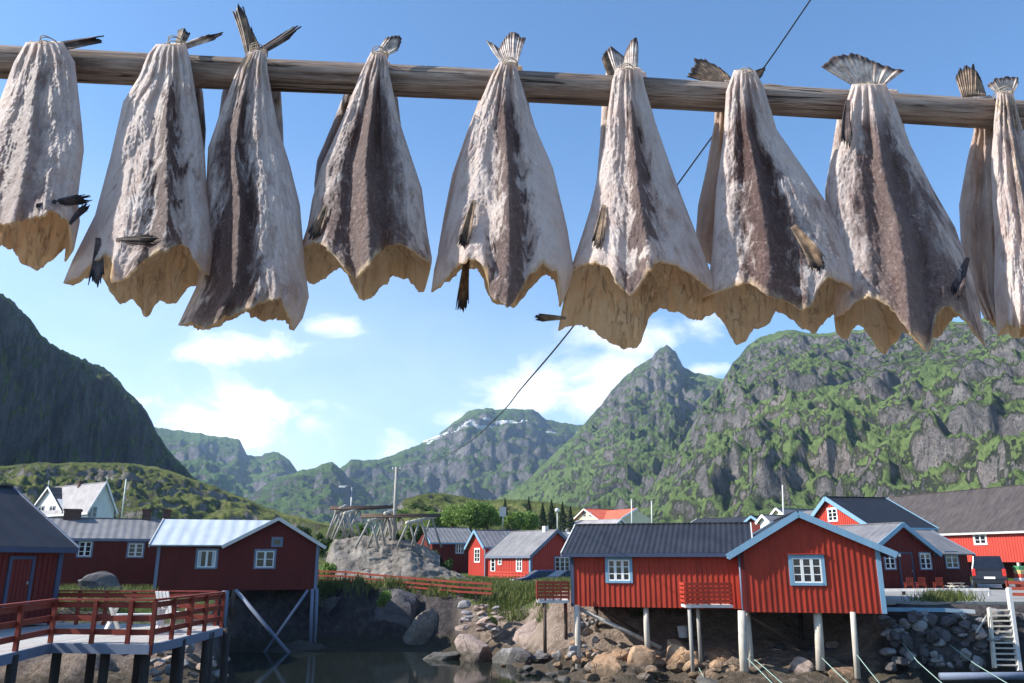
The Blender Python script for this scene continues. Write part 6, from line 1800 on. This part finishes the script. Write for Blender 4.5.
def side_rail():
    a, b = P(1011, 606, 36.0), P(1050, 607, 35.0)
    root = empty('railing', (a.x, a.y, 2.8)); tag(root, 'red plank railing at the right edge just above the wooden ladder', 'railing')
    c = root.location.copy(); mb = MB()
    a.z = b.z = 2.8
    for dz in (.18, .42, .66): mb.beam(a - c + Vector((0, -.05, dz)), b - c + Vector((0, -.05, dz)), .035, .13)
    mb.build('rails', MAT['red_rail'], root)
    for t in (0, .5, 1):
        q = a + (b - a) * t - c
        MB().box(q + Vector((-.05, -.03, 0)), q + Vector((.05, .06, .76))).build('post', MAT['red_rail'], root)
side_rail()

# ================================================================== CARS
def car(name, label, p, rz, paint, prof, wid, roof_from, wheels_x, r=.31, van=False, cat='car'):
    """prof: list of (x, z) lower body outline top; roof_from: (x, z) outline of the glasshouse"""
    o = empty(name, p, rz); tag(o, label, cat)
    def loft(outline, w0, w1, zsplit, nm, mat, par, inset=0.0):
        n = len(outline); vs = []
        for sgn in (-1, 1):
            for (x, z) in outline:
                k = w0 if z <= zsplit else w0 + (w1 - w0) * min(1, (z - zsplit) / .55)
                vs.append((x, sgn * (k / 2 - inset), z))
        fs = [tuple(range(n)), tuple(range(2*n - 1, n - 1, -1))]
        for i in range(n): fs.append((i, n + i, n + (i + 1) % n, (i + 1) % n))
        return MB().add(vs, fs).build(nm, mat, par, bevel=.035)
    body = loft(prof, wid, wid * .98, .85, 'body', paint, o)
    cab = loft(roof_from, wid * .97, wid * .78, roof_from[0][1], 'cabin', paint, o)
    # glass: side panes, windscreen and rear window, just proud of the cabin
    rf = roof_from; z0 = rf[0][1]
    (xa, za), (xb, zb), (xc, zc), (xd, zd) = rf[0], rf[1], rf[-2], rf[-1]
    def wz(z): return wid * .97 + (wid * .78 - wid * .97) * min(1, (z - z0) / .55)
    def pane(q, nm):
        MB().add(q, [(0, 1, 2, 3)]).build(nm, MAT['glass'], o)
    lerp = lambda a, b, t: (a[0] + (b[0] - a[0]) * t, a[1] + (b[1] - a[1]) * t)
    for nm, A_, B_, dx in (('windscreen', rf[0], rf[1], -.012), ('rear_window', rf[-1], rf[-2], .012)):
        l, h = lerp(A_, B_, .14), lerp(A_, B_, .86)
        g = MB().add([(l[0] + dx, -wz(l[1]) / 2 * .88, l[1] + .01), (l[0] + dx, wz(l[1]) / 2 * .88, l[1] + .01), (h[0] + dx, wz(h[1]) / 2 * .86, h[1] + .01), (h[0] + dx, -wz(h[1]) / 2 * .86, h[1] + .01)], [(0, 1, 2, 3)])
        g.build(nm, MAT['glass'], o)
    zt = rf[1][1] - .10; zl_ = z0 + .05
    xs0 = lerp(rf[0], rf[1], .3)[0] + .12; xs1 = lerp(rf[-1], rf[-2], .3)[0] - .1
    for sgn in (-1, 1):
        yl, yh = sgn * (wz(zl_) / 2 + .012), sgn * (wz(zt) / 2 + .012)
        xm = (xs0 + xs1) / 2
        for a_, b_ in ((xs0, xm - .03), (xm + .03, xs1)):
            ta = rf[1][0] + .1 if a_ == xs0 else a_; tb = rf[-2][0] - .08 if b_ == xs1 else b_
            MB().add([(a_, yl, zl_), (b_, yl, zl_), (tb, yh, zt), (ta, yh, zt)], [(0, 1, 2, 3)]).build('side_window', MAT['glass'], o)
    for x in wheels_x:
        for sgn in (-1, 1):
            w = MB().tube([(x, sgn * (wid / 2 - .20), r), (x, sgn * (wid / 2 + .005), r)], r, 20).build('wheel', MAT['tyre'], o)
            MB().tube([(x, sgn * (wid / 2 + .006), r), (x, sgn * (wid / 2 + .016), r)], r * .58, 14).build('rim', MAT['metal'], w)
    xf = min(q[0] for q in prof); xr = max(q[0] for q in prof)
    for sgn in (-1, 1):
        MB().box((xf - .015, sgn * wid * .36 - .17, .58), (xf + .1, sgn * wid * .36 + .17, .74)).build('headlight', MAT['lamp_glass'], o, bevel=.02)
        MB().box((xr - .08, sgn * wid * .43 - .09, .72), (xr + .018, sgn * wid * .43 + .09, 1.12 if van else .92)).build('tail_light', MAT['tail_light'], o, bevel=.02)
    MB().box((xr - .02, -wid * .5 + .02, .32), (xr + .07, wid * .5 - .02, .52)).build('bumper', MAT['car_dark'], o, bevel=.03)
    MB().box((xr + .01, -.27, .58), (xr + .03, .27, .70)).build('number_plate', MAT['white'], o)
    return o
SED = [(-2.1, .28), (-2.15, .55), (-2.05, .72), (-1.1, .90), (1.6, .92), (2.1, .88), (2.15, .5), (2.1, .28)]
SEDR = [(-1.15, .90), (-.35, 1.36), (.95, 1.38), (1.65, .92)]
VANP = [(-2.2, .30), (-2.25, .6), (-2.1, .85), (-1.35, 1.02), (2.2, 1.05), (2.25, .6), (2.2, .30)]
VANR = [(-1.4, 1.02), (-.65, 1.78), (1.95, 1.82), (2.2, 1.05)]
q = XY(541, 59.5); car('parked_car', 'dark blue parked car seen over the small balcony, nose pointing left', (q.x, q.y, P(541, 590, 59.5).z), .15, MAT['car_blue'], SED, 1.7, SEDR, (-1.3, 1.3))
q = XY(566, 57); car('parked_car', 'black parked car half hidden by the boathouse corner, right of the blue car', (q.x, q.y, P(566, 591, 57).z), .5, MAT['car_dark'], SED, 1.7, SEDR, (-1.3, 1.3))
q = XY(986, 48.5); car('parked_van', 'dark van parked rear towards us between the quay cabin and the red warehouse', (q.x, q.y, 2.8), -2.07, MAT['car_dark'], VANP, 1.72, VANR, (-1.4, 1.4), .32, True, 'van')

# ================================================================== PLANTS
def leaf_mat(name, dark, mid, light, trans=.3):
    m, n, b = material(name)
    v = n.pos(); a = n.noise(v, .6, 4, .6); f = n.noise(v, 5.0, 4, .7)
    k = n.ramp(n.math('ADD', n.math('MULTIPLY', a, .5), n.math('MULTIPLY', f, .5)), [(.32, dark), (.5, mid), (.68, light)])
    setp(n, b, k, .6, None, .3)
    tr = n.n('ShaderNodeBsdfTranslucent', {'Color': k})
    mx = n.n('ShaderNodeMixShader', {0: trans, 1: b.outputs[0], 2: tr.outputs[0]})
    out = [x for x in n.t.nodes if x.type == 'OUTPUT_MATERIAL'][0]; n.t.links.new(mx.outputs[0], out.inputs['Surface'])
    return m
LF_BIRCH = leaf_mat('birch_leaves', (.10, .17, .035), (.17, .26, .055), (.26, .35, .09))
LF_BUSH = leaf_mat('shrub_leaves', (.030, .055, .014), (.055, .09, .020), (.10, .15, .035))
LF_SPRUCE = leaf_mat('spruce_needles', (.012, .026, .012), (.022, .042, .017), (.045, .07, .025), .1)
LF_GRASS = leaf_mat('grass_blades', (.055, .075, .018), (.11, .135, .032), (.22, .22, .08), .3)
def leaf_quads(C, size, rnd):
    n = len(C)
    a = rnd.normal(size=(n, 3)); a /= np.linalg.norm(a, axis=1)[:, None]
    b = rnd.normal(size=(n, 3)); b -= (b * a).sum(1)[:, None] * a; b /= np.linalg.norm(b, axis=1)[:, None]
    s = size * rnd.uniform(.6, 1.3, n)[:, None]
    V = np.stack([C - a * s, C + b * s * .55, C + a * s, C - b * s * .55], 1).reshape(-1, 3)
    return V, np.arange(4 * n).reshape(-1, 4)
def crown_mesh(seed, n, leaf, lobes=9, shape='round', dens=.55):
    """unit crown (width 2, height 2 around the origin): leaves on many uneven clumps"""
    rnd = np.random.RandomState(seed); C = []
    if shape == 'spruce':
        for i in range(n):
            t = rnd.uniform() ** .8; r = (1 - t) * .95 * (1 - .30 * ((t * 9) % 1)); th = rnd.uniform(0, 2 * PI)
            rr = r * rnd.uniform(.35, 1) * (1 + .25 * math.sin(th * 5 + t * 30)); C.append((rr * math.cos(th), rr * math.sin(th), -1 + 2 * t - .12 * rr))
    else:
        L = []
        for i in range(lobes):
            d = rnd.normal(size=3); d /= np.linalg.norm(d); d[2] = d[2] * .8 + .1
            L.append((d * rnd.uniform(.25, .72), rnd.uniform(.26, .48)))
        for i in range(n):
            c, r = L[rnd.randint(lobes)]
            d = rnd.normal(size=3); d /= np.linalg.norm(d)
            C.append(c + d * r * (rnd.uniform() ** .25) * rnd.uniform(.8, 1.1))
    C = np.array(C)
    V, Q = leaf_quads(C, leaf, rnd)
    return np_mesh('crown', V, Q, False)
CROWNS = {}
def crown(kind, k):
    key = (kind, k)
    if key not in CROWNS:
        if kind == 'birch': me = crown_mesh(100 + k, 3200, .075, 14); me.materials.append(LF_BIRCH)
        elif kind == 'bush': me = crown_mesh(200 + k, 1500, .10, 9); me.materials.append(LF_BUSH)
        elif kind == 'light_bush': me = crown_mesh(300 + k, 1500, .10, 9); me.materials.append(LF_BIRCH)
        else: me = crown_mesh(400 + k, 2200, .075, shape='spruce'); me.materials.append(LF_SPRUCE)
        CROWNS[key] = me
    return CROWNS[key]
TR = random.Random(3)
TRUNK = {}
def trunk_mesh(k):
    if k not in TRUNK:
        rr = random.Random(k); mb = MB()
        mb.tube([(0, 0, -.4), (.02, .01, .3), (rr.uniform(-.05, .05), 0, .75), (0, 0, 1.0)], [.05, .042, .03, .012], 8)
        for i in range(6):
            z = rr.uniform(.35, .8); a = rr.uniform(0, 6.3); l = rr.uniform(.2, .34)
            mb.tube([(0, 0, z), (math.cos(a) * l * .5, math.sin(a) * l * .5, z + .10), (math.cos(a) * l, math.sin(a) * l, z + .24)], [.02, .013, .005], 6)
        me = bpy.data.meshes.new('trunk'); me.from_pydata(mb.v, [], mb.f); me.materials.append(MAT['brown_wood']); TRUNK[k] = me
    return TRUNK[k]
def tree(kind, label, px, ytop, ybot, wpx, Y, group=None, name='tree', cat='tree'):
    b, t = P(px, ybot, Y), P(px, ytop, Y); H = t.z - b.z; w = wpx * Y / 826 / 2
    root = empty(name, (b.x, b.y, b.z), TR.uniform(0, 6.3)); tag(root, label, cat, group)
    k = TR.randrange(3)
    low = .0 if kind in ('bush', 'light_bush') else (.06 if kind == 'birch' else .04)
    c = bpy.data.objects.new('crown', crown(kind, k)); COL.objects.link(c); c.parent = root
    c.location = (0, 0, H * (low + (1 - low) / 2)); c.scale = (w, w * .9, H * (1 - low) / 2 * 1.05)
    s = bpy.data.objects.new('trunk', trunk_mesh(k)); COL.objects.link(s); s.parent = root; kk = .5 if cat == 'shrub' else .8; s.scale = (H * kk, H * kk, H * kk)
    return root
GBi, GSp = 'bright green birches behind the small cabins', 'dark spruces behind the small cabins'
for px, yt, yb, w, Y in ((452, 500, 536, 40, 100), (470, 495, 538, 46, 98), (488, 498, 538, 44, 99), (440, 506, 538, 36, 102), (512, 507, 538, 36, 101), (530, 506, 540, 36, 104)):
    tree('birch', {452: 'bright green birch second from the left in the clump behind the small cabins', 470: 'tallest broad bright green birch behind the small red cabins', 488: 'bright green birch just left of the grey sign board', 440: 'leftmost bright green birch of the clump above the drying racks', 512: 'green birch just right of the grey sign board', 530: 'rightmost green birch in front of the dark spruces'}[px], px, yt, yb, w, Y, GBi)
for px, yt, yb, w, Y, lb in ((529, 498, 532, 18, 118, 'pointed dark spruce, tallest of the row behind the rightmost birch'), (543, 504, 534, 18, 115, 'dark spruce second in the row left of the white globe lamp'), (552, 501, 534, 19, 116, 'dark spruce just left of the white globe lamp'), (563, 503, 534, 18, 114, 'dark spruce just right of the white globe lamp'), (571, 507, 536, 16, 112, 'smallest dark spruce nearest the yellow house'), (505, 499, 530, 16, 122, 'dark spruce rising behind the grey sign board')):
    tree('spruce', lb, px, yt, yb, w, Y, GSp)
for px, yt, yb, w, Y, kd, lb in (
        (318, 530, 562, 30, 70, 'bush', 'dark green shrub behind the right end of the tin roofed cabin'), (334, 536, 566, 22, 66, 'light_bush', 'light green shrub left of the flat rock outcrop'), (327, 556, 586, 22, 54.5, 'light_bush', 'yellow green shrub behind the fence beside the tin roofed cabin'),
        (300, 524, 548, 28, 85, 'bush', 'green shrub peeping over the roof of the tin roofed cabin'), (345, 527, 545, 26, 76, 'bush', 'dark shrub behind the left drying rack'),
        (413, 523, 548, 30, 66, 'bush', 'leafy shrub behind the front drying rack'), (399, 532, 552, 18, 61, 'bush', 'small shrub at the foot of the utility pole'), (428, 545, 566, 26, 64, 'bush', 'shrub on the rock in front of the dark red cabin'), (446, 556, 580, 22, 60, 'bush', 'shrub on the slope below the dark red cabin'),
        (458, 575, 594, 20, 52, 'bush', 'shrub at the right end of the brown fence'), (383, 590, 609, 22, 44.4, 'light_bush', 'pale green bush growing on the face of the dark cliff'), (478, 574, 592, 16, 58, 'light_bush', 'light green bush below the narrow blue edged cabin'),
        (420, 500, 520, 36, 130, 'bush', 'shrub on the knoll above the drying racks, left one'), (400, 508, 524, 26, 125, 'light_bush', 'light shrub on the knoll behind the utility pole'), (584, 518, 536, 24, 118, 'bush', 'dark shrub in front of the yellow house'),
        (360, 520, 540, 26, 80, 'light_bush', 'light green shrub between the two drying racks'), (492, 612, 634, 17, 41.5, 'light_bush', 'bright green weeds above the pinkish boulder')):
    tree(kd, lb, px, yt, yb, w, Y, None, 'shrub', 'shrub')

def grass():
    rnd = np.random.RandomState(5); V = []; Q = []
    def patch(x0, x1, Y0, Y1, n, h):
        Y = rnd.uniform(Y0, Y1, n); X = rnd.uniform(x0, x1, n) * Y / 826 - 512 * Y / 826
        keep = fbm(X * .6, Y * .6, 1.0, 3, 3) > -.25
        X, Y = X[keep], Y[keep]; Z = gz(X, Y); keep = Z > np.where(X < -1.8, 2.35, 1.3); X, Y, Z = X[keep], Y[keep], Z[keep]
        n_ = len(X); hh = h * rnd.uniform(.5, 1.4, n_); a = rnd.uniform(0, PI, n_); w = .022 + .02 * rnd.uniform(size=n_)
        lx, ly = rnd.normal(0, .3, n_) * hh, rnd.normal(0, .3, n_) * hh
        dx, dy = np.cos(a) * w, np.sin(a) * w
        b = len(V) * 4
        q = np.stack([np.stack([X - dx, Y - dy, Z - .05], -1), np.stack([X + dx, Y + dy, Z - .05], -1), np.stack([X + dx * .2 + lx, Y + dy * .2 + ly, Z + hh], -1), np.stack([X - dx * .2 + lx, Y - dy * .2 + ly, Z + hh], -1)], 1)
        V.append(q.reshape(-1, 3))
    patch(470, 600, 40.5, 55, 14000, .32); patch(320, 480, 43.5, 54, 12000, .35); patch(60, 160, 28, 46, 5000, .35); patch(405, 520, 52, 66, 9000, .3); patch(915, 965, 33.2, 36, 0, .4)
    A_ = np.concatenate(V)
    # rank grass by the quay edge
    n = 900; Y = rnd.uniform(33.2, 36.0, n); X = (rnd.normal(938, 13, n) - 512) * Y / 826
    hh = .4 * rnd.uniform(.4, 1.2, n); a = rnd.uniform(0, PI, n); dx, dy = np.cos(a) * .025, np.sin(a) * .025; lx = rnd.normal(0, .12, n)
    q = np.stack([np.stack([X - dx, Y - dy, 2.8 + 0 * X], -1), np.stack([X + dx, Y + dy, 2.8 + 0 * X], -1), np.stack([X + lx + .004, Y, 2.8 + hh], -1), np.stack([X + lx - .004, Y, 2.8 + hh], -1)], 1)
    A_ = np.concatenate([A_, q.reshape(-1, 3)])
    o = link_mesh('grass', np_mesh('grass', A_, np.arange(len(A_)).reshape(-1, 4), False), LF_GRASS); tag(o, 'tall rough grass on the banks', 'grass', kind='stuff')
grass()
